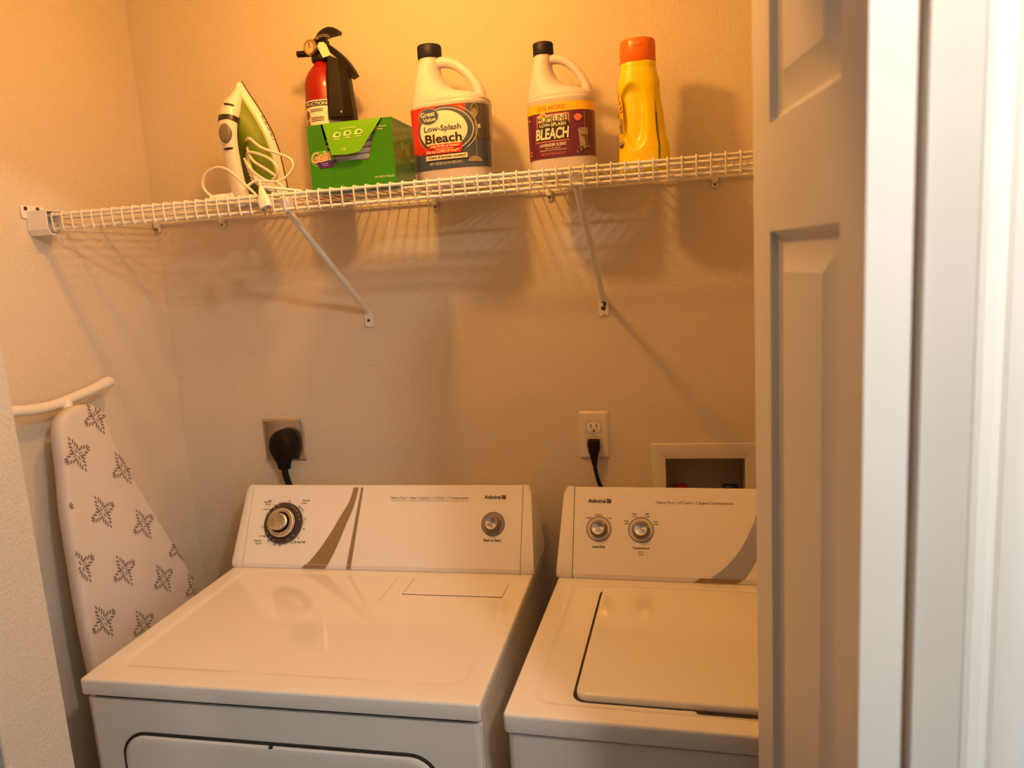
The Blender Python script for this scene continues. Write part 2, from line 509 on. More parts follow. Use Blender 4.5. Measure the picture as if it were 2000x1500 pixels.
def console(t, W, yb, yt, D, seam_l, seam_r, material='console'):
    """wedge console: main body with a rounded top plus two end caps with rounded, tapered outer corners"""
    zb, zt = 0.926, 1.088
    def facey(z): return yb + (yt - yb) * max(0.0, z - zb) / (zt - zb)
    def prof(g, zmax=9.0):
        p = [(yb - g, 0.916), (yb - g, 0.921), (yb - g, zb)]
        n = 8
        p += [(yb - g + (yt - yb) * k / n, zb + (zt - zb) * k / n) for k in range(1, n + 1)]
        p += [(yt + 0.0016 - g, zt + 0.0024 + g), (yt + 0.0042 - g, zt + 0.0036 + g), (yt + 0.0075, zt + 0.0034 + g), (yt + 0.0105, zt + 0.0015 + g), (D - 0.004, zt - 0.040), (D - 0.004, 0.916)]
        out = []
        for y, z in p:
            if z > zmax:
                y = max(y, 0) if y > yt + 0.002 else facey(zmax) - g
                z = zmax
            out.append((y, z))
        return out
    mb = MB()
    loft(mb, [[Vector((x, y, z)) for y, z in prof(0.0)] for x in (seam_l + 0.0008, seam_r - 0.0008)], material)
    con = mb.build('console', t, sharp=24)
    def cap(xs, xo):
        sg = 1 if xo > xs else -1
        R_ = 0.021; zc = zt + 0.0048; rings = []
        for d in (0.0, 0.004, R_ * .25, R_ * .5, R_ * .7, R_ * .85, R_ * .95, R_):
            pass
        W_ = abs(xo - xs)
        for d in (W_, R_, R_ * .75, R_ * .5, R_ * .3, R_ * .15, R_ * .05, 0.0):   # distance from the outer edge
            q = min(1.0, d / R_)
            zmax = zc - R_ * (1 - math.sqrt(max(0.0, 1 - (1 - q) ** 2)))
            ring = []
            for y, z in prof(0.0012, zmax):
                k = max(0.0, (z - zb) / (zt - zb)); w = 1 - d / W_
                ring.append(Vector((xo - sg * d - sg * 0.012 * k * w, y + (0.004 * (1 - q) ** 2 if y < yb + 0.12 else 0), z)))
            rings.append(ring)
        mb_ = MB(); loft(mb_, rings, material)
        mb_.build('end_cap', t, sharp=35)
    cap(seam_l - 0.0008, -0.004)
    cap(seam_r + 0.0008, W + 0.002)
    s = MB()
    box(s, 0.006, yb + 0.001, 0.9135, W - 0.006, D - 0.01, 0.9185, 'seam')
    s.build('console_gasket', t)
    return con

def worktop(t, W, D, emb, r=0.006, zb=0.884):
    rings = [rrect(0.004, 0.004, W - 0.004, D, r, zb), rrect(0.0005, 0.0005, W - 0.0005, D, r, zb + 0.002), rrect(0, 0, W, D, r, zb + 0.006), rrect(0, 0, W, D, r, 0.9100),
             rrect(0.0007, 0.0007, W - 0.0007, D, r, 0.9128), rrect(0.0024, 0.0024, W - 0.0024, D, r, 0.9146), rrect(0.0052, 0.0052, W - 0.0052, D, r, 0.915), rrect(0.010, 0.010, W - 0.010, D, r, 0.915)]
    x0, y0, x1, y1, rr, w, dep = emb
    rings += [rrect(x0 - 0.003, y0 - 0.003, x1 + 0.003, y1 + 0.003, rr, 0.915), rrect(x0, y0, x1, y1, rr, 0.9148),
              rrect(x0 + w * .5, y0 + w * .5, x1 - w * .5, y1 - w * .5, rr, 0.915 - dep * .5),
              rrect(x0 + w, y0 + w, x1 - w, y1 - w, rr, 0.915 - dep), rrect(x0 + w + 0.003, y0 + w + 0.003, x1 - w - 0.003, y1 - w - 0.003, rr, 0.915 - dep)]
    mb = MB(); loft(mb, rings, 'enamel')
    return mb.build('worktop', t, sharp=35)

def admiral_mark(mb, face, u0, u1, vc):
    w = u1 - u0
    text2(mb, 'Admiral', u0, u0 + w * 0.76, vc - 0.0042, vc + 0.0046, face, 0.0009, 'black_print', bold=0.025)
    # small flag mark: two leaning blocks with a notch
    a, h = u0 + w * 0.81, 0.0046
    poly2(mb, [(a, vc - h), (a + 0.0032, vc - h), (a + 0.0032, vc - h * .1), (a + 0.0052, vc + h), (a, vc + h)], face, 0.0009, 'black_print')
    poly2(mb, [(a + 0.0040, vc - h), (a + 0.0085, vc - h), (a + 0.0085, vc + h), (a + 0.0066, vc + h), (a + 0.0040, vc - h * .3)], face, 0.0009, 'black_print')

# ---- dryer
DW, DD = 0.737, 0.648
dryer, dface, dL = machine('dryer', (0.2432, -0.6902, 0), math.radians(0.44), DW, DD, 0.915, 0.4876, 0.575,
                           'white clothes dryer with a large metal timer dial and gold curved stripe', 'dryer')
mb = MB()
loft(mb, [rrect(0.004, 0.006, DW - 0.004, DD, 0.012, z) for z in (0.02, 0.876)], 'enamel')
loft(mb, [rrect(0.010, 0.012, DW - 0.010, DD - .005, 0.012, z) for z in (0.0, 0.884)], 'seam')
for x in (0.0035, DW - 0.0035):  # side flange line
    box(mb, x - 0.0015, 0.012, 0.03, x + 0.0015, 0.020, 0.872, 'enamel', 0.001)
cab = mb.build('cabinet', dryer, sharp=35)
worktop(dryer, DW, DD, (0.036, 0.048, 0.700, 0.476, 0.030, 0.010, 0.0034))
# lint screen door set in the top
mb = MB()
loft(mb, [rrect(0.4705, 0.3785, 0.6925, 0.463, 0.002, z) for z in (0.9105, 0.9120)], 'seam')
loft(mb, [rrect(0.4720, 0.3800, 0.6905, 0.463, 0.002, 0.9110), rrect(0.4720, 0.3800, 0.6905, 0.463, 0.002, 0.9128), rrect(0.4732, 0.3812, 0.6893, 0.4622, 0.002, 0.9136), rrect(0.4738, 0.3818, 0.6887, 0.4616, 0.002, 0.9136)], 'enamel')
mb.build('lint_door', dryer)
mb = MB()
def flatmap(u, v, off): return Vector((u, v, 0.9116 + off))
poly2(mb, rect2(0.4300, 0.345, 0.4318, 0.466), flatmap, 0.0003, 'knob_pale')
poly2(mb, rect2(0.4300, 0.345, 0.4700, 0.3462), flatmap, 0.0003, 'knob_pale')
mb.build('embossed_line', cab)
# front door
mb = MB()
def fring(x0, z0, x1, z1, r, y): return [Vector((p.x, y, p.y)) for p in rrect(x0, z0, x1, z1, r, 0, 8)]
loft(mb, [fring(0.066, 0.245, 0.660, 0.8165, 0.050, 0.0075), fring(0.066, 0.245, 0.660, 0.8165, 0.050, 0.0035), fring(0.0675, 0.2465, 0.6585, 0.815, 0.049, 0.0030)], 'seam')
loft(mb, [fring(0.071, 0.250, 0.655, 0.8115, 0.046, 0.006), fring(0.071, 0.250, 0.655, 0.8115, 0.046, 0.002), fring(0.074, 0.253, 0.652, 0.8085, 0.044, -0.001), fring(0.080, 0.259, 0.646, 0.8025, 0.040, -0.002), fring(0.082, 0.261, 0.644, 0.8005, 0.040, -0.002)], 'enamel')
dd = mb.build('front_door', dryer, sharp=35)
mb = MB(); box(mb, 0.3595, -0.002, 0.8085, 0.3665, 0.004, 0.8125, 'seam', 0.0005)
mb.build('latch_notch', dd)
dcon = console(dryer, DW, 0.4876, 0.575, DD, 0.026, 0.709)
# gold stripes printed on the console
mb = MB()
left = [(0.2925, 0.1835), (0.284, 0.148), (0.265, 0.112), (0.240, 0.064), (0.212, 0.022), (0.194, 0.001)]
right = [(0.3055, 0.1835), (0.298, 0.138), (0.285, 0.100), (0.268, 0.048), (0.256, 0.018), (0.2485, 0.001)]
Lp = [Vector((*p, 0)) for p in left]; Rp = [Vector((*p, 0)) for p in right]
Lp = catmull(Lp, 5); Rp = catmull(Rp, 5)
poly2(mb, [(p.x, p.y) for p in Lp] + [(p.x, p.y) for p in Rp[::-1]], dface, 0.0006, 'gold')
poly2(mb, [(0.3115, 0.1835), (0.3175, 0.1835), (0.3070, 0.001), (0.2955, 0.001)], dface, 0.0006, 'gold')
def dstrip(u, v, off): return Vector((u, 0.4876 - off, v))
poly2(mb, [(0.190, 0.9265), (0.2475, 0.9265), (0.2395, 0.9170), (0.180, 0.9170)], dstrip, 0.0006, 'gold')
poly2(mb, [(0.2953, 0.9265), (0.3068, 0.9265), (0.3050, 0.9170), (0.2940, 0.9170)], dstrip, 0.0006, 'gold')
mb.build('gold_stripe', dcon)
# printed words
mb = MB()
admiral_mark(mb, dface, 0.6185, 0.6705, 0.1615)
mb.build('brand_lettering', dcon); mb = MB()
text2(mb, 'Heavy Duty \u2022 Super Capacity \u2022 5 Cycle \u2022 3 Temperature', 0.3885, 0.5805, 0.1545, 0.1625, dface, 0.0009, 'grey_print', shear=0.25)
poly2(mb, rect2(0.3885, 0.1520, 0.5805, 0.1526), dface, 0.0009, 'grey_print')
mb.build('slogan_lettering', dcon); mb = MB()
text2(mb, 'Push to Start', 0.622, 0.6625, 0.0605, 0.0665, dface, 0.0009, 'black_print', bold=0.02)
mb.build('knob_caption', dcon); mb = MB()
DC = (0.1205, 0.096)
def dt(s, u0, u1, v, h=0.0046, bold=0.0, m='black_print'):
    q = MB(); text2(q, s, u0, u1, v, v + h, dface, 0.0009, m, bold=bold); q.build('dial_caption', dcon)
dt('Auto', 0.0720, 0.0800, 0.1490, bold=.02); dt('Normal Dry', 0.0600, 0.0795, 0.1440, .0056, .02); dt('high heat', 0.0650, 0.0790, 0.1385, .0052, .01)
dt('less dry', 0.0855, 0.0970, 0.1375, .0045); dt('cool down', 0.0985, 0.1160, 0.1440, .0042)
dt('energy preferred', 0.0600, 0.0870, 0.1265, .0050); dt('very dry', 0.0690, 0.0800, 0.1160, .0050)
dt('Timed Dry', 0.1620, 0.1830, 0.1480, .0055, .02); dt('low heat', 0.1610, 0.1745, 0.1430, .0046, .01)
dt('cool down', 0.1480, 0.1660, 0.1310, .0042); dt('cool down', 0.1600, 0.1760, 0.0985, .0044)
dt('No Heat Fluff', 0.1545, 0.1835, 0.0490, .0060, .015)
dt('cool down', 0.0590, 0.0745, 0.0630, .0044); dt('Timed Dry', 0.0485, 0.0690, 0.0500, .0055, .02); dt('high heat', 0.0535, 0.0685, 0.0440, .0050, .01)
for ang, s in ((82, '70'), (50, '50'), (36, '40'), (12, '10'), (-14, '30'), (-40, '20'), (-60, '10'), (-92, '70'), (-107, '60'), (-127, '40'), (-143, '20'), (190, '10')):
    a = math.radians(ang); cu_, cv_ = DC[0] + 0.0565 * math.cos(a), DC[1] + 0.0535 * math.sin(a)
    q = MB(); text2(q, s, cu_ - 0.0024, cu_ + 0.0024, cv_ - 0.0020, cv_ + 0.0020, dface, 0.0009, 'black_print', bold=.02); q.build('dial_numeral', dcon)
# timer dial
mb = MB()
def dring(r, off, c=DC, n=56): return [dface(c[0] + r * math.cos(2 * math.pi * j / n), c[1] + r * math.sin(2 * math.pi * j / n), off) for j in range(n)]
loft(mb, [dring(0.0500, 0.0005), dring(0.0500, 0.004), dring(0.0485, 0.006), dring(0.041, 0.0065), dring(0.040, 0.009), dring(0.0385, 0.0095), dring(0.0375, 0.0085), dring(0.036, 0.007)], 'dial_dark')
for ang in (150, 128, 112, 62, 52, 42, 28, 12, -42, -62, -112, -128, -145):
    a = math.radians(ang)
    poly2(mb, ell(DC[0] + 0.0445 * math.cos(a), DC[1] + 0.0445 * math.sin(a), 0.0012, 0.0012, 10), dface, 0.0071, 'white_print')
dr_ = mb.build('dial_ring', dryer); dr_['label'] = 'dark dial ring with white dots'
mb = MB()
loft(mb, [dring(0.036, 0.006), dring(0.0362, 0.012), dring(0.034, 0.018), dring(0.0325, 0.0195), dring(0.0315, 0.0196), dring(0.025, 0.0197)], 'brushed', cap1=False)
loft(mb, [dring(0.0212, 0.0197), dring(0.0208, 0.034), dring(0.0200, 0.0378), dring(0.0192, 0.0385), dring(0.0180, 0.0380), dring(0.0172, 0.0379), dring(0.0003, 0.0379)], 'brushed', cap0=False)
tk = facing(dface, DC, mb, 'timer_knob', dryer); tk['label'] = 'large brushed metal timer knob'
knob(dryer, dface, (0.6420, 0.1000), 0.0275, 0.0195, 0.0145, 0.018, 'knob_ring', 'start_knob', 'push to start knob with metal cap')

# ---- washer
WW, WD = 0.686, 0.655
washer, wface, wL = machine('washing_machine', (1.0210, -0.7041, 0), math.radians(-1.49), WW, WD, 0.915, 0.498, 0.585,
                            'white top loading washing machine with two small control knobs', 'washing machine')
mb = MB()
loft(mb, [rrect(0.004, 0.006, WW - 0.004, WD, 0.012, z) for z in (0.02, 0.8795)], 'enamel')
loft(mb, [rrect(0.010, 0.012, WW - 0.010, WD - .005, 0.012, z) for z in (0.0, 0.884)], 'seam')
mb.build('cabinet', washer, sharp=35)
wt = worktop(washer, WW, WD, (0.036, 0.036, WW - 0.036, 0.474, 0.034, 0.009, 0.0040), r=0.008, zb=0.883)
mb = MB()
zt0 = 0.9110
loft(mb, [rrect(0.0985, 0.0535, 0.5875, 0.4560, 0.022, z) for z in (zt0 - 0.002, zt0 + 0.0007)], 'seam')
def topmap(u, v, off): return Vector((u, v, zt0 + off))
poly2(mb, [(0.268, 0.0560), (0.280, 0.0445), (0.405, 0.0445), (0.417, 0.0560)], topmap, 0.0004, 'enamel')
poly2(mb, [(0.286, 0.0560), (0.292, 0.0462), (0.386, 0.0462), (0.398, 0.0560)], topmap, 0.0008, 'seam')
mb.build('lid_gap', wt)
mb = MB()
loft(mb, [rrect(0.1045, 0.0565, 0.5815, 0.4535, 0.020, zt0 - 0.001), rrect(0.1045, 0.0565, 0.5815, 0.4535, 0.020, zt0 + 0.0069),
          rrect(0.1055, 0.0575, 0.5805, 0.4525, 0.020, zt0 + 0.0099), rrect(0.1080, 0.0600, 0.5780, 0.4500, 0.019, zt0 + 0.0119), rrect(0.1120, 0.0640, 0.5740, 0.4460, 0.017, zt0 + 0.0126), rrect(0.1135, 0.0655, 0.5725, 0.4445, 0.017, zt0 + 0.0126)], 'enamel')
mb.build('lid', washer, sharp=35)
wcon = console(washer, WW, 0.498, 0.585, WD, 0.032, WW - 0.032)
mb = MB()
swl = catmull([Vector((0.432, 0.1835, 0)), Vector((0.4165, 0.128, 0)), Vector((0.3878, 0.068, 0)), Vector((0.3535, 0.0254, 0)), Vector((0.322, 0.001, 0))], 6)
swr = catmull([Vector((0.446, 0.1835, 0)), Vector((0.440, 0.130, 0)), Vector((0.428, 0.075, 0)), Vector((0.4128, 0.036, 0)), Vector((0.390, 0.001, 0))], 6)
poly2(mb, [(p.x, p.y) for p in swl] + [(p.x, p.y) for p in swr[::-1]], wface, 0.0006, 'silver')
def wstrip(u, v, off): return Vector((u, 0.498 - off, v))
poly2(mb, [(0.302, 0.9265), (0.388, 0.9265), (0.374, 0.917), (0.288, 0.917)], wstrip, 0.0006, 'gold')
mb.build('silver_stripe', wcon)
mb = MB()
admiral_mark(mb, wface, 0.0630, 0.1150, 0.1580)
mb.build('brand_lettering', wcon); mb = MB()
text2(mb, 'Heavy Duty \u2022 8 Cycle \u2022 2 Speed Combinations', 0.2110, 0.3730, 0.1525, 0.1600, wface, 0.0009, 'grey_print', shear=0.25)
mb.build('slogan_lettering', wcon); mb = MB()
def wt_(s, uc, w, vc, h=0.0042, bold=0.0):
    q = MB(); text2(q, s, uc - w / 2, uc + w / 2, vc - h / 2, vc + h / 2, wface, 0.0009, 'black_print', bold=bold); q.build('knob_caption', wcon)
wt_('small', 0.0645, 0.011, 0.1210); wt_('medium', 0.0880, 0.0165, 0.1275); wt_('large', 0.1110, 0.0105, 0.1205, .0052)
wt_('Load Size', 0.0880, 0.028, 0.0585, .0056, .02); wt_('Temperature', 0.1792, 0.036, 0.0575, .0058, .02)
wt_('COLD', 0.1792, 0.0115, 0.0500, .0034); wt_('rinse', 0.1792, 0.0110, 0.0445, .0034)
for s1, s2, u, v in (('cold', 'cold', 0.1478, 0.1125), ('cool', 'cold', 0.1645, 0.1285), ('warm', 'cold', 0.1925, 0.1285), ('hot', 'cold', 0.2110, 0.1125)):
    wt_(s1, u, 0.0092, v + 0.0028, .0034, .01); wt_(s2, u, 0.0092, v - 0.0026, .0034, .01)
knob(washer, wface, (0.0878, 0.0968), 0.0275, 0.0190, 0.0145, 0.018, 'knob_pale', 'control_knob', 'load size knob', tip=45)
knob(washer, wface, (0.1792, 0.0966), 0.0275, 0.0190, 0.0145, 0.018, 'knob_pale', 'control_knob', 'temperature knob', tip=20)

# ------------------------------------------------------------------ wire shelf
SZ = 1.7592          # top of the deck
SF = -0.3777         # front rail
shelf = empty('wire_shelf', (0, 0, SZ))
tag(shelf, 'long white vinyl coated wire shelf across the back wall', 'shelf')
WR, RR = 0.0016, 0.0030
def rail(name, y, z, x0, x1, r=RR):
    mb = MB(); rod(mb, (x0, y, z), (x1, y, z), r, 'wire', 10); return mb.build(name, shelf)
X1 = 1.752
rail('front_rail', SF, -RR - 2 * WR, 0.012, X1)
rail('lip_rail', SF + 0.002, -0.0335, 0.012, X1)
rail('deck_rail', -0.312, -RR - WR - 0.002, 0.012, X1)
rail('deck_rail', -0.205, -RR - WR - 0.002, 0.012, X1)
rail('back_rail', -0.010, -RR - WR - 0.002, 0.008, X1)
mb = MB()
tube(mb, [(0, -0.007, 0), (0, SF + 0.002, 0), (0, SF - 0.0020, -0.0004), (0, SF - RR - WR + 0.0006, -0.0024), (0, SF - RR - WR, -0.006), (0, SF - RR - WR + 0.001, -0.0300), (0, SF - RR + 0.0002, -0.0345), (0, SF + 0.001, -0.0362)],
     WR, 'wire', n=8, sub=1)
w0 = mb.build('deck_wire', shelf)
w0.location = (0.0502, 0, -WR)
for k in range(-1, 72):
    x = 0.0502 + k * 0.02387
    if k == 0 or x > X1: continue
    w = w0.copy(); COL.objects.link(w); w.parent = shelf; w.location.x = x

# end bracket on the left wall
br = empty('shelf_end_bracket', (0, SF, SZ))
tag(br, 'white plastic end bracket holding the shelf on the left wall', 'bracket')
mb = MB()
def yz(pts, x): return [Vector((x, y, z)) for y, z in pts]
shell = [(-0.017, 0.004), (0.027, 0.004), (0.027, -0.012), (0.017, -0.044), (0.004, -0.047), (-0.012, -0.045), (-0.018, -0.034)]
inner = [(-0.0145, 0.002), (0.0245, 0.002), (0.0245, -0.012), (0.015, -0.0415), (0.004, -0.0445), (-0.010, -0.0425), (-0.0155, -0.033)]
loft(mb, [yz(shell, 0.001), yz(shell, 0.050), yz(inner, 0.050), yz(inner, 0.006)], 'clip', cap0=True, cap1=True)
mb.build('bracket_shell', br, sharp=30)
mb = MB(); box(mb, 0.0005, -0.029, -0.010, 0.004, 0.030, 0.0165, 'clip', 0.0018)
pl = mb.build('mounting_plate', br)
for y in (-0.0185, 0.0115):
    mb = MB()
    lathe(mb, [(0.0042, 0), (0.0042, 0.0008), (0.002, 0.0012)], 'rust', 14, Matrix.Translation((0.004, y, 0.010)) @ Matrix.Rotation(math.radians(90), 4, 'Y'))
    mb.build('screw', pl)

# diagonal support braces
def brace(x, label, chipped, dx):
    t = empty('shelf_brace', (x, 0, 1.4635)); tag(t, label, 'shelf brace', 'diagonal shelf braces')
    top = Vector((dx, SF + 0.020, SZ - 1.4635 - 0.034)); bot = Vector((0.0, -0.006, 0.040))
    mb = MB(); tube(mb, [bot, bot + Vector((dx * 0.05, -0.012, 0.008)), top, top + Vector((0, -0.002, 0.018))], 0.0066, 'clip', n=12, sub=1)
    s = mb.build('strut', t)
    mb = MB(); box(mb, -0.0115, -0.0042, 0.001, 0.0115, -0.0004, 0.0405, 'clip', 0.0016)
    p_ = mb.build('wall_foot', t)
    mb = MB()
    lathe(mb, [(0.0036, 0), (0.0034, 0.0012), (0.0015, 0.0018)], 'rust', 14, Matrix.Translation((0, -0.0042, 0.017)) @ Matrix.Rotation(math.radians(90), 4, 'X'))
    mb.build('screw', p_)
    if chipped:
        mb = MB()
        def wf(u, v, off): return Vector((u, -0.0042 - off, v))
        poly2(mb, ell(-0.001, 0.0195, 0.0060, 0.0050, 9, .4), wf, 0.0004, 'rust'); poly2(mb, ell(0.002, 0.029, 0.0038, 0.0050, 8, .2), wf, 0.0004, 'rust')
        poly2(mb, ell(-0.0035, 0.033, 0.0016, 0.0022, 6), wf, 0.0004, 'rust'); poly2(mb, ell(0.001, 0.0045, 0.003, 0.0012, 7), wf, 0.0004, 'rust')
        mb.build('chipped_paint', p_)
    mb = MB(); box(mb, dx - 0.009, SF + 0.0065, SZ - 1.4635 - 0.034, dx + 0.009, SF + 0.032, SZ - 1.4635 - 0.0085, 'clip', 0.003)
    mb.build('rail_hook', t)
brace(0.5625, 'white diagonal shelf brace under the green box, clean wall foot', False, 0.005)
brace(1.140, 'white diagonal shelf brace under the purple labelled jug, foot with chipped paint', True, -0.008)

# wall clips along the back rail
for i, (x, lab) in enumerate(((0.012, 'small white shelf clip in the corner of the walls'), (0.197, 'small white shelf clip on the wall below the clothes iron'), (0.757, 'small white shelf clip on the wall between green box and red labelled jug'),
                (1.028, 'small white shelf clip on the wall left of the second brace'), (1.390, 'small white shelf clip on the wall near the folding door'))):
    t = empty('shelf_clip', (x, 0, SZ)); tag(t, lab, 'clip', 'wall clips holding the back rail')
    mb = MB(); box(mb, -0.007, -0.017, -0.018, 0.007, -0.0005, 0.001, 'clip', 0.003)
    lathe(mb, [(0.0065, 0), (0.0065, 0.006), (0.003, 0.009)], 'clip', 14, Matrix.Translation((0, -0.0005, -0.022)) @ Matrix.Rotation(math.radians(90), 4, 'X'))
    mb.build('clip_body', t)
    mb = MB(); lathe(mb, [(0.0025, 0), (0.002, 0.001)], 'rust', 10, Matrix.Translation((0, -0.0095, -0.022)) @ Matrix.Rotation(math.radians(90), 4, 'X'))
    mb.build('nail', t)

# ------------------------------------------------------------------ bleach jugs
def arc_table(a, d, e, n=240, cx=0.0):
    """half girth of a rounded oval: arc length -> point and normal, from the front centre to the right"""
    pts = []
    for k in range(n + 1):
        th = -math.pi / 2 + math.pi * (k / n)
        c, s_ = math.cos(th), math.sin(th)
        pts.append((a * abs(c) ** (2 / e), d * math.copysign(abs(s_) ** (2 / e), s_)))
    L = [0.0]
    for k in range(n): L.append(L[-1] + math.hypot(pts[k + 1][0] - pts[k][0], pts[k + 1][1] - pts[k][1]))
    return pts, L, cx
def arc_at(tab, u):
    import bisect
    pts, L, cx = tab; s_ = min(abs(u), L[-1] - 1e-6); k = max(0, min(len(pts) - 2, bisect.bisect_right(L, s_) - 1))
    f = (s_ - L[k]) / max(1e-9, L[k + 1] - L[k])
    x = pts[k][0] + (pts[k + 1][0] - pts[k][0]) * f; y = pts[k][1] + (pts[k + 1][1] - pts[k][1]) * f
    k0, k1 = max(0, k - 2), min(len(pts) - 1, k + 3)
    tx, ty = pts[k1][0] - pts[k0][0], pts[k1][1] - pts[k0][1]; h = math.hypot(tx, ty)
    nx, ny = ty / h, -tx / h
    if u < 0: return cx - x, y, -nx, ny
    return cx + x, y, nx, ny
def jug(loc, yaw, sx, sy, sz, label, dy=1.0):
    t = empty('bleach_jug', loc, (0, 0, yaw))
    P = [(0.000, -.070, .070, .047, 3.0), (0.003, -.077, .077, .053, 3.0), (0.010, -.0805, .0805, .057, 3.0), (0.018, -.0815, .0815, .058, 3.0), (0.160, -.0820, .0820, .0585, 3.0),
         (0.1635, -.0832, .0832, .0597, 3.0), (0.1665, -.0832, .0832, .0597, 3.0), (0.1685, -.0815, .0815, .058, 3.0), (0.171, -.0825, .0825, .0585, 2.9), (0.176, -.0820, .0805, .058, 2.8),
         (0.182, -.0812, .0720, .0565, 2.6), (0.187, -.0803, .0560, .054, 2.5), (0.192, -.0793, .0330, .0515, 2.4), (0.197, -.0782, .0160, .049, 2.3), (0.204, -.0766, .0035, .046, 2.25),
         (0.213, -.0746, -.0060, .0425, 2.2), (0.224, -.0722, -.0135, .038, 2.15), (0.236, -.0694, -.0185, .0335, 2.1), (0.248, -.0664, -.0200, .0285, 2.0), (0.257, -.0640, -.0190, .0245, 2.0), (0.268, -.0610, -.0180, .0215, 2.0)]
    n = 72
    def se(a, b, e, th):
        c, s = math.cos(th), math.sin(th)
        return a * math.copysign(abs(c) ** (2 / e), c), b * math.copysign(abs(s) ** (2 / e), s)
    rings = []
    for z, xl, xr, d, e in P:
        cx, a = (xl + xr) / 2 * sx, (xr - xl) / 2 * sx
        rings.append([Vector((cx + p[0], p[1], z * sz)) for p in (se(a, d * sy, e, 2 * math.pi * j / n) for j in range(n))])
    mb = MB(); loft(mb, rings, 'jug')
    hp = [(-.030, .2555), (-.012, .2560), (.006, .2520), (.024, .2425), (.042, .2265), (.0565, .2070), (.0645, .1900), (.0665, .1740)]
    tube(mb, [(x * sx, 0, z * sz) for x, z in hp], [r * min(sx, sz) for r in (.0125, .0115, .0105, .0100, .0100, .0105, .0115, .0120)], 'jug', n=16, sub=6, ref=(0, 1, 0))
    body = mb.build('jug_body', t, sharp=50)
    mb = MB()
    cx = -.0395 * sx
    prof = [(.0226, .2655), (.0232, .267), (.0232, .289), (.0222, .2915), (.0195, .2925), (.0, .2925)]
    nn = 120
    rr = []
    for r, z in prof:
        rr.append([Vector((cx + (r + (0.0005 if (j % 2 and .266 < z < .291) else 0)) * math.cos(2 * math.pi * j / nn) * sx * 1.06, (r + (0.0005 if (j % 2 and .266 < z < .291) else 0)) * math.sin(2 * math.pi * j / nn) * sx * 1.06, z * sz)) for j in range(nn)])
    loft(mb, rr, 'cap_blue'); mb.build('cap', t, sharp=40)
    a = .0818 * sx; d = .0584 * sy
    tab = arc_table(a, d, 3.0)
    def surf(u, v, off):
        """u runs along the girth from the front centre, v is the height"""
        x, y, nx, ny = arc_at(tab, u)
        return Vector((x + nx * off, y + ny * off, v))
    return t, body, surf

j1, j1b, s1 = jug((0.853, -0.150, SZ), math.radians(-5), 1.0, 1.0, 1.003, '')
tag(j1, 'white bleach jug with navy cap and red and slate blue label, beside the green box', 'bleach jug', 'bleach jugs on the wire shelf')
ML = 0.0045
mb = MB()
A = 0.1150
s1_, s1 = s1, (lambda u, v, o: s1_(u, v, o * 1.6))
poly2(mb, rect2(-A, 0.037, A, 0.160), s1, 0.0006, 'lab_blue', ML)
poly2(mb, [(-A, 0.160), (0.052, 0.160), (0.047, 0.135), (-0.005, 0.100), (-0.052, 0.066), (-0.0635, 0.070), (-A, 0.092)], s1, 0.0009, 'lab_red', ML)
EC = (0.0015, 0.1115)
poly2(mb, ell(EC[0] + 0.003, EC[1], 0.0590, 0.0475, 64), s1, 0.0012, 'lab_blue', ML)
poly2(mb, arcband(EC[0] + .004, EC[1], 0.0600, 0.0440, 0.0030, -62, 128, 60, .0022), s1, 0.0015, 'lab_silver', ML)
poly2(mb, arcband(EC[0] + .006, EC[1], 0.0650, 0.0500, 0.0024, -50, 62, 40, .0015), s1, 0.0015, 'lab_silver', ML)
poly2(mb, arcband(EC[0], EC[1], 0.0590, 0.0475, 0.0022, 190, 232, 30), s1, 0.0015, 'lab_pink', ML)
poly2(mb, ell(EC[0], EC[1], 0.0510, 0.0385, 64), s1, 0.0018, 'lab_white', ML)
poly2(mb, ell(-0.0275, 0.1410, 0.0225, 0.0160, 40), s1, 0.0021, 'lab_silver', ML)
poly2(mb, ell(-0.0275, 0.1410, 0.0213, 0.0149, 40), s1, 0.0024, 'lab_blue', ML)
poly2(mb, [(-0.0305, 0.0850), (0.0405, 0.0850), (0.0390, 0.0770), (-0.0335, 0.0770)], s1, 0.0021, 'lab_red', ML)
poly2(mb, [(-0.0385, 0.0755), (0.0400, 0.0755), (0.0370, 0.0665), (-0.0430, 0.0665)], s1, 0.0021, 'lab_red', ML)
poly2(mb, rect2(-0.0400, 0.0545, 0.0490, 0.0640), s1, 0.0021, 'lab_white', ML)
# shower head picture at the side
poly2(mb, rect2(0.0580, 0.0900, A, 0.160), s1, 0.0009, 'lab_dark', ML)
poly2(mb, arcband(0.0680, 0.1450, 0.0075, 0.0140, 0.0018, 0, 360, 30), s1, 0.0015, 'lab_steel', ML)
poly2(mb, ell(0.0680, 0.1400, 0.0055, 0.0100, 24), s1, 0.0013, 'lab_steel', ML)
poly2(mb, rect2(0.0668, 0.0570, 0.0684, 0.1300), s1, 0.0015, 'lab_steel', ML)
poly2(mb, ell(0.0640, 0.0460, 0.0140, 0.0110, 24, 0, 0, 186), s1, 0.0012, 'lab_steel', ML)
poly2(mb, rect2(0.0735, 0.1110, 0.0790, 0.1185), s1, 0.0015, 'lab_white', ML); poly2(mb, rect2(0.0765, 0.1125, 0.0780, 0.1165), s1, 0.0017, 'lab_dark', ML)
lb = mb.build('label', j1)
def lett(parent, items, surf, name='lettering'):
    for it in items:
        s, u0, u1, v0, v1, off, m_ = it[:7]; kw = it[7] if len(it) > 7 else {}
        mb_ = MB(); text2(mb_, s, u0, u1, v0, v1, surf, off, m_, maxlen=0.0045, **kw)
        mb_.build(name, parent)
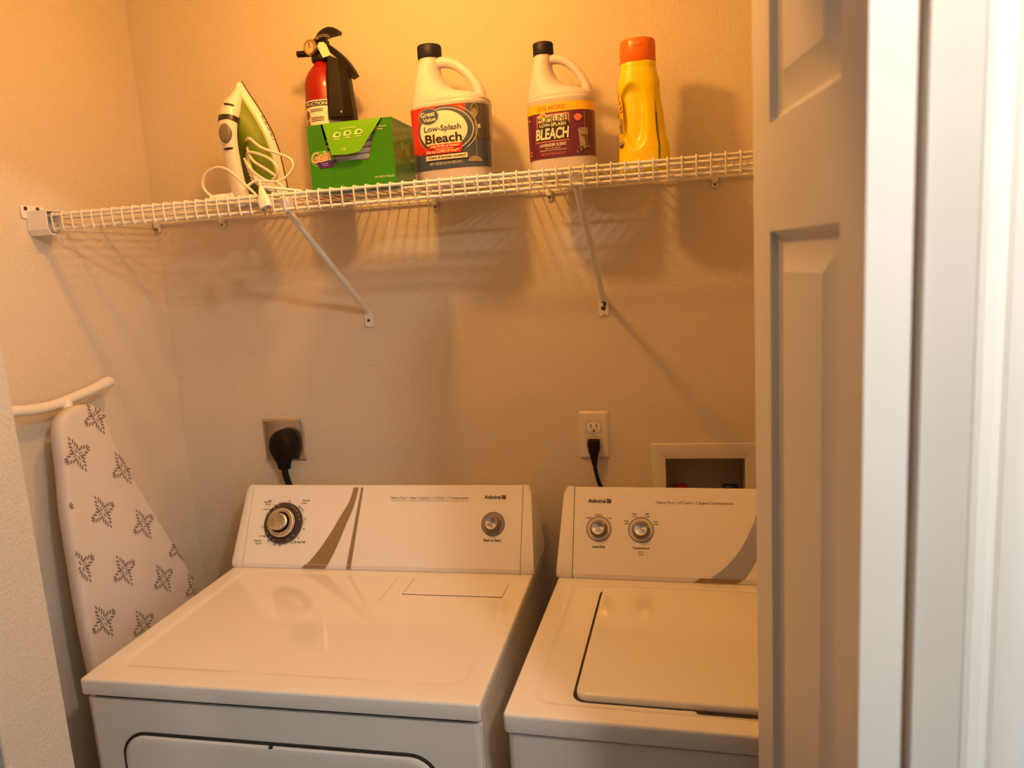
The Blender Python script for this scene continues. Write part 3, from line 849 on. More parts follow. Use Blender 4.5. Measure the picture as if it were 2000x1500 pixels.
lett(lb, [('Great', -0.0445, -0.0125, 0.1405, 0.1500, 0.0028, 'lab_white', dict(bold=.02, slope=.05)), ('Value', -0.0395, -0.0115, 0.1310, 0.1385, 0.0028, 'lab_white', dict(bold=.02, slope=.05)),
          ('Low-Splash', -0.0395, 0.0400, 0.1075, 0.1220, 0.0022, 'lab_blue', dict(bold=.02)), ('Bleach', -0.0385, 0.0405, 0.0875, 0.1055, 0.0022, 'black_print', dict(bold=.025)),
          ('Kills 99.9% of Germs*', -0.0265, 0.0355, 0.0785, 0.0838, 0.0025, 'lab_white', dict(bold=.02)), ('Kills the COVID-19 Virus**', -0.0375, 0.0335, 0.0680, 0.0740, 0.0025, 'lab_white', dict(bold=.02)),
          ('\u2022 Cleans & Sanitizes Laundry\u2020', -0.0380, 0.0460, 0.0560, 0.0628, 0.0025, 'black_print', dict(bold=.015)),
          ('NET 3.78 QT (121 FL OZ) 3.57 L', -0.0330, 0.0390, 0.0440, 0.0500, 0.0012, 'lab_white', dict(bold=.01))], s1)

j2, j2b, s2 = jug((1.0840, -0.145, SZ), math.radians(-6), 0.823, 0.86, 0.928, '')
tag(j2, 'white bleach jug with purple label under a yellow band, beside the yellow bottle', 'bleach jug', 'bleach jugs on the wire shelf')
s2_, s2 = s2, (lambda u, v, o: s2_(u, v, o * 1.6))
mb = MB(); A2 = 0.0950
poly2(mb, rect2(-A2, 0.040, A2, 0.1275), s2, 0.0006, 'lab_purple', ML)
poly2(mb, rect2(-A2, 0.1270, A2, 0.1440), s2, 0.0008, 'lab_yellow', ML)
poly2(mb, [(-0.0410, 0.0975), (-0.0410, 0.1220), (-0.038, 0.1235), (0.0235, 0.1235), (0.0265, 0.1220), (0.0265, 0.1040), (0.0240, 0.1040), (0.0240, 0.1215), (-0.0390, 0.1215), (-0.0390, 0.0975)], s2, 0.0009, 'lab_pink', ML)
poly2(mb, ell(-0.0272, 0.1165, 0.0068, 0.0085, 30), s2, 0.0012, 'lab_orange', ML)
poly2(mb, arcband(-0.0272, 0.1170, 0.0086, 0.0100, 0.0016, 20, 170, 24), s2, 0.0011, 'lab_white', ML)
poly2(mb, rect2(-0.0382, 0.1090, 0.0215, 0.1215), s2, 0.0010, 'lab_white', ML)
poly2(mb, ell(-0.0272, 0.1150, 0.0048, 0.0060, 26), s2, 0.0013, 'lab_white', ML)
poly2(mb, rect2(-0.0382, 0.0975, 0.0250, 0.1090), s2, 0.0010, 'black_print', ML)
poly2(mb, [(-0.0455, 0.0740), (-0.0430, 0.0985), (0.0268, 0.0985), (0.0245, 0.0740)], s2, 0.0012, 'black_print', ML)
poly2(mb, rect2(-0.0450, 0.0705, 0.0250, 0.0728), s2, 0.0012, 'lab_pink', ML)
poly2(mb, [(0.0350, 0.1140), (0.0380, 0.1180), (0.0430, 0.1200), (0.0480, 0.1180), (0.0515, 0.1140), (0.0480, 0.1080), (0.0430, 0.1055), (0.0380, 0.1080)], s2, 0.0012, 'lab_pink', ML)
poly2(mb, rect2(0.0370, 0.1125, 0.0495, 0.1140), s2, 0.0014, 'lab_orange', ML)
poly2(mb, [(0.0420, 0.0900), (0.0620, 0.0915), (0.0605, 0.0580), (0.0450, 0.0570)], s2, 0.0012, 'lab_glass', ML)
poly2(mb, [(0.0432, 0.0820), (0.0500, 0.0790), (0.0560, 0.0810), (0.0610, 0.0780), (0.0605, 0.0600), (0.0560, 0.0580), (0.0540, 0.0740), (0.0500, 0.0760)], s2, 0.0014, 'lab_glass_dark', ML)
poly2(mb, ell(0.0522, 0.0905, 0.0098, 0.0022, 20), s2, 0.0015, 'lab_steel', ML)
poly2(mb, rect2(0.0548, 0.0800, 0.0560, 0.1265), s2, 0.0016, 'lab_steel', ML)
random.seed(5)
for k in range(16):
    u, v = random.uniform(0.0380, 0.0630), random.uniform(0.0430, 0.0590)
    poly2(mb, ell(u, v, random.uniform(.0015, .003), random.uniform(.0012, .0025), 8, random.random() * 3), s2, 0.0015 + k * 2e-5, 'lab_glass_dark' if k % 3 else 'lab_glass', ML)
for v in (0.1150, 0.0540, 0.0480): poly2(mb, rect2(-0.0640, v, -0.0560, v + 0.0028), s2, 0.0010, 'lab_pink', ML)
lb2 = mb.build('label', j2)
lett(lb2, [('33% MORE', -0.0390, 0.0185, 0.1310, 0.1400, 0.0011, 'lab_orange', dict(bold=.02)), ('HOMELINE', -0.0375, 0.0205, 0.1095, 0.1205, 0.0016, 'black_print'),
           ('LOW-SPLASH', -0.0345, 0.0190, 0.1000, 0.1065, 0.0014, 'lab_white', dict(bold=.02)), ('BLEACH', -0.0440, 0.0255, 0.0755, 0.0970, 0.0016, 'lab_white', dict(bold=.03, shear=.16)),
           ('LAVENDER SCENT', -0.0360, 0.0185, 0.0620, 0.0680, 0.0010, 'lab_white', dict(bold=.02)), ('Cleans \u2022 Deodorizes', -0.0250, 0.0060, 0.0575, 0.0600, 0.0010, 'lab_white'),
           ('Brightens Laundry & Removes Stains', -0.0360, 0.0190, 0.0530, 0.0562, 0.0010, 'lab_white'), ('NET 2.53 QT (81 FL OZ) 2.39 L', -0.0340, 0.0180, 0.0445, 0.0500, 0.0010, 'lab_pink', dict(bold=.01))], s2)

# ------------------------------------------------------------------ yellow detergent bottle
yb = empty('detergent_bottle', (1.2455, -0.150, SZ), (0, 0, 0))
tag(yb, 'yellow detergent bottle with orange flip cap, rightmost on the shelf', 'detergent bottle')
mb = MB()
YP = [(0.000, -.046, .046, .032), (.004, -.0495, .0495, .036), (.014, -.0500, .0515, .0385), (.034, -.0492, .0515, .039), (.048, -.0482, .0512, .039), (.062, -.0474, .0470, .0385), (.076, -.0468, .0440, .038),
      (.095, -.0464, .0418, .0375), (.115, -.0460, .0402, .037), (.14, -.0460, .0360, .036), (.158, -.0458, .0350, .0355), (.166, -.0455, .0358, .035), (.172, -.0452, .0350, .0345), (.182, -.0440, .0330, .034), (.191, -.0420, .0300, .0335),
      (.1925, -.0405, .0290, .0325), (.205, -.0400, .0288, .0322), (.2075, -.0392, .028, .0315)]
YZ = []
for i in range(len(YP) - 1):
    k = max(1, round((YP[i + 1][0] - YP[i][0]) / 0.0035))
    for q in range(k):
        f = q / k; YZ.append(tuple(YP[i][c] + (YP[i + 1][c] - YP[i][c]) * f for c in range(4)))
YZ.append(YP[-1])
NY = 110
rings = []
for z, xl, xr, d in YZ:
    r_ = []
    for j in range(NY):
        th = 2 * math.pi * j / NY; c, s = math.cos(th), math.sin(th); e = 2.5
        x = (xl + xr) / 2 + (xr - xl) / 2 * math.copysign(abs(c) ** (2 / e), c)
        y = d * math.copysign(abs(s) ** (2 / e), s)
        if y < 0.5 * d:  # grip hollows pressed into the front and back faces
            lowk = max(0.0, (.118 - z) / .075)
            gx = (x + 0.0185 - .010 * lowk) / 0.0275; gz = (z - .118) / (.052 if z > .118 else .080)
            rr2 = abs(gx) ** (2.0 + 0.3 * (z > .118)) + gz * gz + .25 * lowk * gx
            if y < 0 and rr2 < 1:
                q_ = min(1.0, (1 - rr2) * 1.7); y += 0.0125 * q_ * q_ * (3 - 2 * q_)
        r_.append(Vector((x, y, z)))
    rings.append(r_)
loft(mb, rings, 'yellow')
mb.build('bottle_body', yb, sharp=70)
mb = MB()
def yring(kx, z, dz=0.0): return [Vector((-.0060 + .0350 * kx * math.cos(2 * math.pi * j / 60), .0330 * kx * math.sin(2 * math.pi * j / 60), z + dz * math.sin(2 * math.pi * j / 60))) for j in range(60)]
loft(mb, [yring(0.97, .2070), yring(1.0, .2085), yring(1.0, .242), yring(.985, .2475), yring(.94, .2505), yring(.70, .2515)], 'orange_cap')
cp = mb.build('cap', yb, sharp=35)
mb = MB()
lathe(mb, [(0.0075, 0), (0.0055, .0014), (0.0, .0016)], 'lab_orange', 20, Matrix.Translation((-.006, -.0325, .238)) @ Matrix.Rotation(math.radians(90), 4, 'X'), sx=1.3, sy=.6)
mb.build('thumb_tab', cp)
_yt = {}
def yarc(u, v, off):
    """u: girth from the front centre of the bottle"""
    zz = round(v, 4)
    if zz not in _yt:
        for i in range(len(YP) - 1):
            if YP[i][0] <= zz <= YP[i + 1][0]:
                f = (zz - YP[i][0]) / (YP[i + 1][0] - YP[i][0]); xl, xr, d = [YP[i][c] + (YP[i + 1][c] - YP[i][c]) * f for c in (1, 2, 3)]; break
        _yt[zz] = arc_table((xr - xl) / 2, d, 2.5, 120, (xl + xr) / 2)
    x, y, nx, ny = arc_at(_yt[zz], u)
    return Vector((x + nx * off, y + ny * off, v))
LC = -.0475     # label centre line on the narrow left face
def yfront(u, v, off): return yarc(LC + (u + .0395) * 1.7, v, off)
def yside(u, v, off): return yarc(u, v, off)
mb = MB()
oval = [(-.0395 + .0058 * math.cos(t) * (1 if math.sin(t) < 0 else 1.0), (.060 if math.sin(t) < 0 else .118) + (.0120 if math.sin(t) < 0 else .0440) * math.sin(t)) for t in [2 * math.pi * j / 48 for j in range(48)]]
oval2 = [(-.0395 + (x + .0395) * 1.16, .085 + (y - .085) * 1.03) for x, y in oval]
poly2(mb, oval2, yfront, 0.0006, 'lab_yellow', ML)
poly2(mb, [p for p in oval if p[1] < .104] , yfront, 0.0010, 'tide_dark', ML)
poly2(mb, [(-.0392, .104), (-.0340, .104), (-.0338, .076), (-.0392, .074)], yfront, 0.0013, 'tide_grey', ML)
poly2(mb, ell(-.0410, .148, .0022, .0085, 20), yfront, 0.0012, 'lab_orange', ML)
for (u, v, w, h, r, m_) in ((-.0365, .134, .0007, .004, -.3, 'tide_dark'), (-.0355, .124, .0008, .0042, -.35, 'tide_dark'), (-.0350, .1165, .0007, .003, -.8, 'tide_dark'), (-.0420, .118, .0016, .0045, .2, 'lab_orange'),
                              (-.0425, .110, .0018, .004, -.3, 'tide_dark'), (-.0412, .1025, .0014, .0035, .3, 'lab_orange'), (-.0424, .0955, .0012, .003, .2, 'lab_white'), (-.0405, .089, .001, .003, -.3, 'tide_grey'), (-.0375, .099, .0012, .004, .2, 'lab_silver')):
    poly2(mb, ell(u, v, w, h, 14, r), yfront, 0.0015, m_, ML)
for v0, v1, m_ in ((.0665, .0735, 'lab_yellow'), (.0595, .0628, 'lab_silver'), (.0535, .0562, 'lab_silver')):
    poly2(mb, [(-.0435, v0), (-.0348, v0 + .002), (-.0348, v1 + .002), (-.0435, v1)], yfront, 0.0016, m_, ML)
mb.build('label', yb)
mb = MB()
poly2(mb, [(.0290, .004), (.0318, .004), (.0322, .109), (.0282, .109)], yside, 0.0008, 'level_strip', ML)
poly2(mb, [(.0282, .110), (.0322, .110), (.0308, .138), (.0296, .138)], yside, 0.0006, 'gold', ML)
mb.build('level_strip', yb)

# ------------------------------------------------------------------ dryer sheet box
gb = empty('dryer_sheet_box', (0.6244, -0.357, SZ)); gb.scale = (0.9643, 0.9643, 0.908)
tag(gb, 'green cardboard dryer sheet box with a front flap coloured lighter as if lit', 'box')
BW, BD, BH = 0.177, 0.120, 0.130
mb = MB()
hole = [(BW, 0), (BW, BH), (0.160, BH), (0.138, 0.100), (0.124, 0.0505), (0.053, 0.0530), (0.040, 0.078), (0.030, BH), (0, BH), (0, 0)]
bm = bmesh.new(); f = bm.faces.new([bm.verts.new((x, 0, z)) for x, z in hole]); f.normal_update(); bmesh.ops.triangulate(bm, faces=[f], ngon_method='EAR_CLIP'); mb.bm(bm, 'box_green')
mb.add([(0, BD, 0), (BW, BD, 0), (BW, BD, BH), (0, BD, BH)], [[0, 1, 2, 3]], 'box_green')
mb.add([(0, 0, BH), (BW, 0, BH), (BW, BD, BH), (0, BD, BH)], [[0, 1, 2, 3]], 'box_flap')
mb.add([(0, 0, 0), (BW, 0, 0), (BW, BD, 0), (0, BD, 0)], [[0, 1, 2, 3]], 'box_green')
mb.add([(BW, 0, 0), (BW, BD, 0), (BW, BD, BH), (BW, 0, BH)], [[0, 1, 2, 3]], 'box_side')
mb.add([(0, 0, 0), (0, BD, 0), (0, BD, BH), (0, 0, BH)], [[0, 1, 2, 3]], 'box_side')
def bf(u, v, off): return Vector((u, -off, v))
def bs(u, v, off): return Vector((BW + off, u, v))
for a_, b_ in (((0.053, 0.052), (0.046, 0.004)), ((0.121, 0.049), (0.142, 0.004)), ((0.1735, 0.001), (0.1725, 0.129))):
    d_ = (Vector(b_) - Vector(a_)).normalized(); nn = Vector((-d_.y, d_.x)) * 0.0004
    poly2(mb, [tuple(Vector(a_) + nn), tuple(Vector(b_) + nn), tuple(Vector(b_) - nn), tuple(Vector(a_) - nn)], bf, 0.0003, 'box_crease')
poly2(mb, rect2(0.134, 0.1135, 0.166, 0.1145), bf, 0.0004, 'box_print'); poly2(mb, rect2(0.136, 0.1085, 0.158, 0.1095), bf, 0.0004, 'box_print')
poly2(mb, ell(0.050, 0.078, 0.014, 0.010, 20, .2), bs, 0.0004, 'box_dim'); poly2(mb, ell(0.074, 0.074, 0.010, 0.014, 20, .2), bs, 0.0005, 'box_dim'); poly2(mb, rect2(0.03, .052, .095, .0545), bs, .0004, 'box_crease')
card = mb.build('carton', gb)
mb = MB(); text2(mb, '240 SHEETS / FEUILLES', 0.134, 0.174, 0.0125, 0.0165, bf, 0.0005, 'box_print'); mb.build('count_lettering', card)
mb = MB()
poly2(mb, ell(0.0265, 0.061, 0.0245, 0.0165, 28, .15), bf, 0.0004, 'box_flap')
sp = []
for j in range(28):
    a = 2 * math.pi * j / 28; r = 1 + .13 * math.sin(5 * a) + .08 * math.cos(9 * a)
    sp.append((0.034 + 0.0195 * r * math.cos(a), 0.0500 + 0.0088 * r * math.sin(a)))
poly2(mb, sp, bf, 0.0007, 'gain_purple')
for a in (0.2, 0.45, -0.1): poly2(mb, ell(0.034 + 0.024 * math.cos(a), 0.050 + 0.014 * math.sin(a), 0.0022, 0.0016, 10), bf, 0.0009, 'gain_purple')
text2(mb, 'ISLAND', 0.0250, 0.0400, 0.0500, 0.0525, bf, 0.0010, 'lab_silver'); text2(mb, 'FRESH', 0.0270, 0.0390, 0.0460, 0.0485, bf, 0.0010, 'lab_silver')
text2(mb, 'Gain', 0.0050, 0.0455, 0.0545, 0.0765, bf, 0.0012, 'lab_white', bold=.045, slope=.12, shear=.1)
text2(mb, 'Gain', 0.0065, 0.0440, 0.0565, 0.0745, bf, 0.0015, 'gain_orange', bold=.012, slope=.12, shear=.1)
mb.build('logo', card)
mb = MB()
for k in range(9):
    box(mb, 0.034, 0.006 + k * 0.0001, 0.004 + k * 0.0125, 0.150, BD - 0.006, 0.0150 + k * 0.0125, 'sheet', 0.003)
mb.build('sheet_stack', gb)
# bent lid flap hanging over the opening
flap = [(0.0350, 0.1305), (0.1575, 0.1305), (0.1150, 0.0700), (0.1120, 0.0665), (0.085, 0.0625), (0.0540, 0.0645), (0.0525, 0.0680), (0.0520, 0.0715)]
def ff(u, v, off):
    t = max(0, (0.1305 - v)) / 0.07
    return Vector((u, -0.0012 - 0.015 * t + 0.003 * t * t - off, v))
mb = MB(); poly2(mb, flap, ff, 0.0, 'box_flap', 0.012); poly2(mb, flap, ff, -0.0006, 'box_flap', 0.012)
for u, v in ((0.0660, 0.1045), (0.0880, 0.1060), (0.1110, 0.1065)):
    poly2(mb, ell(u, v, 0.0078, 0.0056, 22), ff, 0.0006, 'box_print', 0.01)
    poly2(mb, [(u - 0.0070, v - 0.0020), (u - 0.0105, v - 0.0045), (u - 0.0020, v - 0.0050)], ff, 0.0006, 'box_print', 0.01)
    poly2(mb, ell(u + .0008, v + .0003, 0.0046, 0.0031, 18), ff, 0.0009, 'box_green', 0.01)
    poly2(mb, rect2(u - .0022, v - .0010, u + .0032, v + .0014), ff, 0.0011, 'box_dim', 0.01)
    poly2(mb, rect2(u - .0060, v - .0095, u + .0055, v - .0080), ff, 0.0006, 'box_print', 0.01)
poly2(mb, rect2(0.072, 0.1160, 0.1060, 0.1170), ff, 0.0006, 'box_print', 0.01)
poly2(mb, arcband(0.0790, 0.0740, 0.0050, 0.0026, 0.0012, 0, 360, 24), ff, 0.0006, 'box_print', 0.01)
mb.build('lid_flap', gb)

# ------------------------------------------------------------------ fire extinguisher
fx = empty('fire_extinguisher', (0.5555, -0.112, SZ), (0, 0, 0))
tag(fx, 'red fire extinguisher with black bracket and gauge, behind the green box', 'fire extinguisher')
mb = MB()
lathe(mb, [(0.036, 0), (0.0415, 0.003), (0.0435, 0.010), (0.0435, 0.238), (0.0425, 0.250), (0.039, 0.263), (0.033, 0.275), (0.025, 0.285), (0.0185, 0.291), (0.0165, 0.300), (0.0165, 0.306)], 'red', 48)
mb.build('cylinder', fx, sharp=50)
def fcyl(u, v, off):
    r = 0.0435 + off; a = u / 0.0435 - math.pi / 2
    return Vector((r * math.cos(a), r * math.sin(a), v))
mb = MB()
poly2(mb, rect2(-0.066, 0.030, 0.066, 0.212), fcyl, 0.0005, 'lab_white', ML)
poly2(mb, rect2(-0.066, 0.199, 0.030, 0.2095), fcyl, 0.0008, 'black_print', ML)
poly2(mb, ell(-0.030, 0.183, 0.006, 0.008, 20), fcyl, 0.0009, 'red', ML); poly2(mb, ell(-0.030, 0.165, 0.006, 0.007, 20), fcyl, 0.0009, 'red', ML)
poly2(mb, arcband(-0.030, 0.183, 0.0075, 0.0095, 0.0012, 0, 360, 24), fcyl, 0.0010, 'black_print', ML)
for v in (0.1925, 0.1890, 0.1760, 0.1725, 0.1690, 0.1550, 0.1510): poly2(mb, rect2(-0.019, v - .0010, 0.012, v + .0008), fcyl, 0.0009, 'tide_dark', ML)
fl = mb.build('instruction_label', fx)
mb = MB(); text2(mb, 'INSTRUCTIONS', -0.050, 0.026, 0.2010, 0.2075, fcyl, 0.0011, 'lab_white', maxlen=0.01, bold=.02); mb.build('label_lettering', fl)
mb = MB()
lathe(mb, [(0.0205, 0.298), (0.0215, 0.300), (0.0215, 0.310), (0.019, 0.312)], 'black_plastic', 28)
box(mb, -0.014, -0.013, 0.308, 0.018, 0.013, 0.346, 'black_plastic', 0.004)
vb = mb.build('valve_body', fx)
mb = MB(); rod(mb, (-0.012, -0.004, 0.318), (-0.051, -0.010, 0.3185), 0.0068, 'black_plastic', 20)
rod(mb, (-0.0505, -0.010, 0.3185), (-0.0515, -0.0101, 0.3185), 0.0055, 'iron_dark', 20)
mb.build('nozzle', fx)
# lever and carrying handle: thick flat bars following an arc
def bar(name, pts, hw, th, parent):
    P_ = catmull([Vector((x, 0, z)) for x, z in pts], 6); rings = []
    for i, p in enumerate(P_):
        tt = (P_[min(i + 1, len(P_) - 1)] - P_[max(i - 1, 0)]).normalized(); nn = Vector((-tt.z, 0, tt.x))
        k = i / (len(P_) - 1); h = th(k)
        rings.append([p + nn * h + Vector((0, -hw, 0)), p + nn * h * 1.2 + Vector((0, 0, 0)), p + nn * h + Vector((0, hw, 0)), p - nn * h + Vector((0, hw, 0)), p - nn * h + Vector((0, -hw, 0))])
    m_ = MB(); loft(m_, rings, 'black_plastic'); return m_.build(name, parent, sharp=35)
bar('lever', [(-0.006, 0.340), (0.008, 0.352), (0.024, 0.3575), (0.038, 0.357), (0.048, 0.354)], 0.011, lambda k: 0.0035 + 0.0045 * math.sin(math.pi * min(1, k * 1.05)) , fx)
bar('carrying_handle', [(0.008, 0.334), (0.030, 0.318), (0.052, 0.297), (0.066, 0.277), (0.0745, 0.2595)], 0.010, lambda k: 0.0058 + 0.0012 * k, fx)
mb = MB()
xf = Matrix.Translation((-0.0110, -0.0150, 0.3250)) @ Matrix.Rotation(math.radians(-14), 4, 'Z') @ Matrix.Rotation(math.radians(90), 4, 'X')
lathe(mb, [(0.0150, 0), (0.0165, 0.002), (0.0165, 0.010), (0.0150, 0.0125), (0.0128, 0.0125), (0.0122, 0.0108), (0.0, 0.0108)], 'brass', 36, xf)
g_ = mb.build('pressure_gauge', fx)
mb = MB()
lathe(mb, [(0.0120, 0.0110), (0.0, 0.0112)], 'gauge_face', 30, xf)
lathe(mb, [(0.0022, 0.0112), (0.0016, 0.0128), (0, 0.013)], 'brass', 14, xf)
box(mb, -0.0009, -0.001, 0.0113, 0.0009, 0.0100, 0.0119, 'black_plastic', 0, xf=xf)
mb.build('gauge_dial', g_)
mb = MB()
ringp = [(0.0140 + 0.0145 * math.cos(a), -0.0145 + 0.0090 * math.sin(a), 0.3455 + 0.0018 * math.cos(a + .5)) for a in [2 * math.pi * k / 20 for k in range(21)]]
tube(mb, ringp, 0.0012, 'brass', n=8, sub=2); tube(mb, [(x * 1.02, y, z - .0032) for x, y, z in ringp], 0.0011, 'brass', n=8, sub=2)
rod(mb, (0.006, -0.026, 0.3405), (0.006, 0.020, 0.3405), 0.0018, 'brass', 10)
mb.build('pull_pin', fx)
mb = MB()
tg = [(0.0055, 0.3235), (0.0100, 0.3325), (0.0205, 0.3315), (0.0265, 0.3255), (0.0360, 0.3025), (0.0170, 0.2990)]
loft(mb, [[Vector((x, -0.0260 - 0.10 * (0.335 - z) + o, z)) for x, z in tg] for o in (0, 0.0006)], 'tag')
mb.build('paper_tag', fx, sharp=20)
mb = MB()
# mounting bracket: tapered channel strapped to the right front of the cylinder
lo = [(0.025, -0.048), (0.033, -0.0540), (0.062, -0.0480), (0.077, -0.034), (0.070, 0.006), (0.046, 0.012)]
hi = [(0.028, -0.033), (0.033, -0.0370), (0.050, -0.0340), (0.061, -0.023), (0.056, 0.004), (0.040, 0.010)]
mid = [((a[0] * .5 + c[0] * .5), (a[1] * .5 + c[1] * .5)) for a, c in zip(lo, hi)]
loft(mb, [[Vector((x * .97, y * .97, 0.168)) for x, y in lo], [Vector((x, y, 0.171)) for x, y in lo], [Vector((x, y, 0.182)) for x, y in lo], [Vector((x, y, 0.272)) for x, y in mid], [Vector((x + .002, y, 0.288 + (0.012 if i < 2 else 0.004 if i == 2 else 0))) for i, (x, y) in enumerate(hi)]], 'bracket_black')
box(mb, 0.060, -0.024, 0.262, 0.0655, 0.000, 0.278, 'bracket_black', 0.001)
bk = mb.build('mounting_bracket', fx, sharp=28)
mb = MB(); box(mb, 0.0560, -0.0515, 0.178, 0.0580, -0.0490, 0.182, 'lab_white', 0.0005); mb.build('bracket_mark', bk)

# ------------------------------------------------------------------ clothes iron standing on its heel
ir = empty('clothes_iron', (0.4300, -0.1500, SZ))
tag(ir, 'white and green clothes iron standing on its heel with its cord wrapped round', 'iron')
IM = Matrix.Rotation(math.radians(70), 4, 'Z') @ Matrix.Rotation(math.radians(-12.5), 4, 'Y')
LEN = 0.262
_hw = [(0, .0500), (.12, .0530), (.24, .0555), (.39, .0580), (.55, .0525), (.70, .0390), (.80, .0265), (.875, .0160), (.94, .0075), (.975, .0035), (1, 0)]
def halfw(t):
    t = min(1, max(0, t))
    for (a, x), (c, y) in zip(_hw, _hw[1:]):
        if t <= c:
            f = (t - a) / (c - a); return x + (y - x) * f
    return 0
def boat(scale, top, bot, X, n=26):
    """boat shaped outline in the plane X, tip up"""
    pts = []
    for k in range(n + 1):
        t = k / n; tt = 1 - (1 - t) ** 1.6
        pts.append(Vector((X, -halfw(tt) * scale, bot + (top - bot) * tt)))
    for k in range(n - 1, -1, -1):
        t = k / n; tt = 1 - (1 - t) ** 1.6
        pts.append(Vector((X, halfw(tt) * scale, bot + (top - bot) * tt)))
    return pts
mb = MB(); loft(mb, [boat(0.96, LEN - .001, .014, 0.001), boat(1.0, LEN, .012, 0.0), boat(1.0, LEN, .012, -0.0025), boat(.97, LEN - .002, .013, -0.0035)], 'sole', xf=IM)
mb.build('soleplate', ir, sharp=40)
mb = MB(); loft(mb, [boat(0.985, LEN - .001, .010, -0.0030), boat(0.99, LEN - .0015, .010, -0.006), boat(.955, LEN - .004, .010, -0.0155), boat(.90, LEN - .010, .010, -0.0185), boat(.84, LEN - .016, .012, -0.0190)], 'iron_white', xf=IM)
sk = mb.build('skirt', ir, sharp=40)
mb = MB()
for k in range(17):
    t = 0.70 - k * 0.0125; s_ = 1
    y0, z0 = -halfw(1 - (1 - t) ** 1.0) * .985 - .0008, .012 + (LEN - .012) * t
    if k % 4 == 3: continue
    mb.add([IM @ Vector((-0.0055, y0, z0)), IM @ Vector((-0.0055, -halfw(t - .009) * .985 - .0008, z0 - .0022)), IM @ Vector((-0.0085, -halfw(t - .009) * .975 - .0008, z0 - .0022)), IM @ Vector((-0.0085, y0 * .99 - .0002, z0))], [[0, 1, 2, 3]], 'iron_grey')
mb.build('skirt_print', sk)
mb = MB(); loft(mb, [boat(.86, LEN - .014, .014, -0.0175), boat(.80, LEN - .022, .014, -0.030), boat(.66, LEN - .030, .014, -0.044), boat(.46, LEN - .040, .016, -0.052), boat(.20, LEN - .055, .03, -0.055)], 'iron_green', xf=IM)
tk_ = mb.build('water_tank', ir, sharp=60)
mb = MB(); loft(mb, [boat(.885, LEN - .0125, .016, -0.0188), boat(.875, LEN - .014, .016, -0.0215), boat(.85, LEN - .016, .016, -0.0222)], 'iron_green_line', cap0=False, cap1=False, xf=IM); mb.build('tank_rim', tk_)
# handle: nose plate, grip and heel in one shell
mb = MB()
hp = [(-0.014, 0.2500), (-0.026, 0.2330), (-0.046, 0.2120), (-0.063, 0.1880), (-0.074, 0.1600), (-0.080, 0.1250), (-0.0845, 0.0850), (-0.0870, 0.0480), (-0.0860, 0.0160)]
hw_ = [0.004, 0.013, 0.0195, 0.0205, 0.0190, 0.0175, 0.0175, 0.0185, 0.0200]
ht_ = [0.004, 0.010, 0.0165, 0.0170, 0.0150, 0.0135, 0.0135, 0.0150, 0.0170]
HP = catmull([Vector((x, 0, z)) for x, z in hp], 6); HW = [v.x for v in catmull([(a, 0, 0) for a in hw_], 6)]; HT = [v.x for v in catmull([(a, 0, 0) for a in ht_], 6)]
rings = []
for i, p in enumerate(HP):
    tt = (HP[min(i + 1, len(HP) - 1)] - HP[max(i - 1, 0)]).normalized(); nn = Vector((tt.z, 0, -tt.x))
    rings.append([p + nn * HT[i] * math.copysign(abs(math.cos(a)) ** .8, math.cos(a)) + Vector((0, HW[i] * math.copysign(abs(math.sin(a)) ** .8, math.sin(a)), 0)) for a in [2 * math.pi * j / 28 for j in range(28)]])
loft(mb, rings, 'iron_white', xf=IM)
hd = mb.build('handle', ir, sharp=60)
mb = MB()  # dark inner grip lining the handle opening
rings = []
for i, p in enumerate(HP[16:46]):
    i += 16
    tt = (HP[min(i + 1, len(HP) - 1)] - HP[max(i - 1, 0)]).normalized(); nn = Vector((-tt.z, 0, tt.x))
    if nn.x < 0: nn = -nn
    q = p + nn * (HT[i] * 0.62)
    rings.append([q + nn * HT[i] * .50 * math.cos(a) + Vector((0, HW[i] * .88 * math.sin(a), 0)) for a in [2 * math.pi * j / 16 for j in range(16)]])
loft(mb, rings, 'iron_dark', xf=IM); mb.build('grip_lining', hd)
mb = MB(); box(mb, -0.1045, -0.036, 0.0, -0.004, 0.036, 0.020, 'iron_white', 0.006, 1, xf=IM)
lathe(mb, [(0.030, 0), (0.030, .004), (.022, .012)], 'iron_white', 24, IM @ Matrix.Translation((-0.055, 0, 0.018)), sx=1.3)
# keep the heel flat on the shelf
for v in mb.v: v.z = max(v.z, 0.0025)
mb.build('heel', ir, sharp=45)
def onhandle(t, ang, out, mbx, mat_, a, b_, bulge):
    """oval button on the outside of the handle at path fraction t"""
    i = int(t * (len(HP) - 1)); p = HP[i]
    tt = (HP[i + 1] - HP[i - 1]).normalized(); nn = Vector((tt.z, 0, -tt.x))
    if nn.x > 0: nn = -nn
    d = (nn * math.cos(ang) + Vector((0, -1, 0)) * math.sin(ang)).normalized()
    base = p + nn * HT[i] * math.cos(ang) + Vector((0, -HW[i] * math.sin(ang), 0))
    s_ = tt.cross(d).normalized()
    rings_ = []
    for r_, o_ in ((1, -.004), (1, out), (.9, out + bulge * .6), (.6, out + bulge), (.1, out + bulge * 1.1)):
        rings_.append([base + d * o_ + tt * (b_ * r_ * math.cos(q)) + s_ * (a * r_ * math.sin(q)) for q in [2 * math.pi * k / 28 for k in range(28)]])
    loft(mbx, rings_, mat_, xf=IM)
mb = MB(); onhandle(0.505, 0.42, 0.001, mb, 'iron_grey', 0.0135, 0.0200, 0.0032); mb.build('steam_button', hd)
mb = MB(); onhandle(0.622, 0.5, 0.0012, mb, 'iron_dark', 0.0105, 0.0026, 0.0010); mb.build('button_slot', hd)
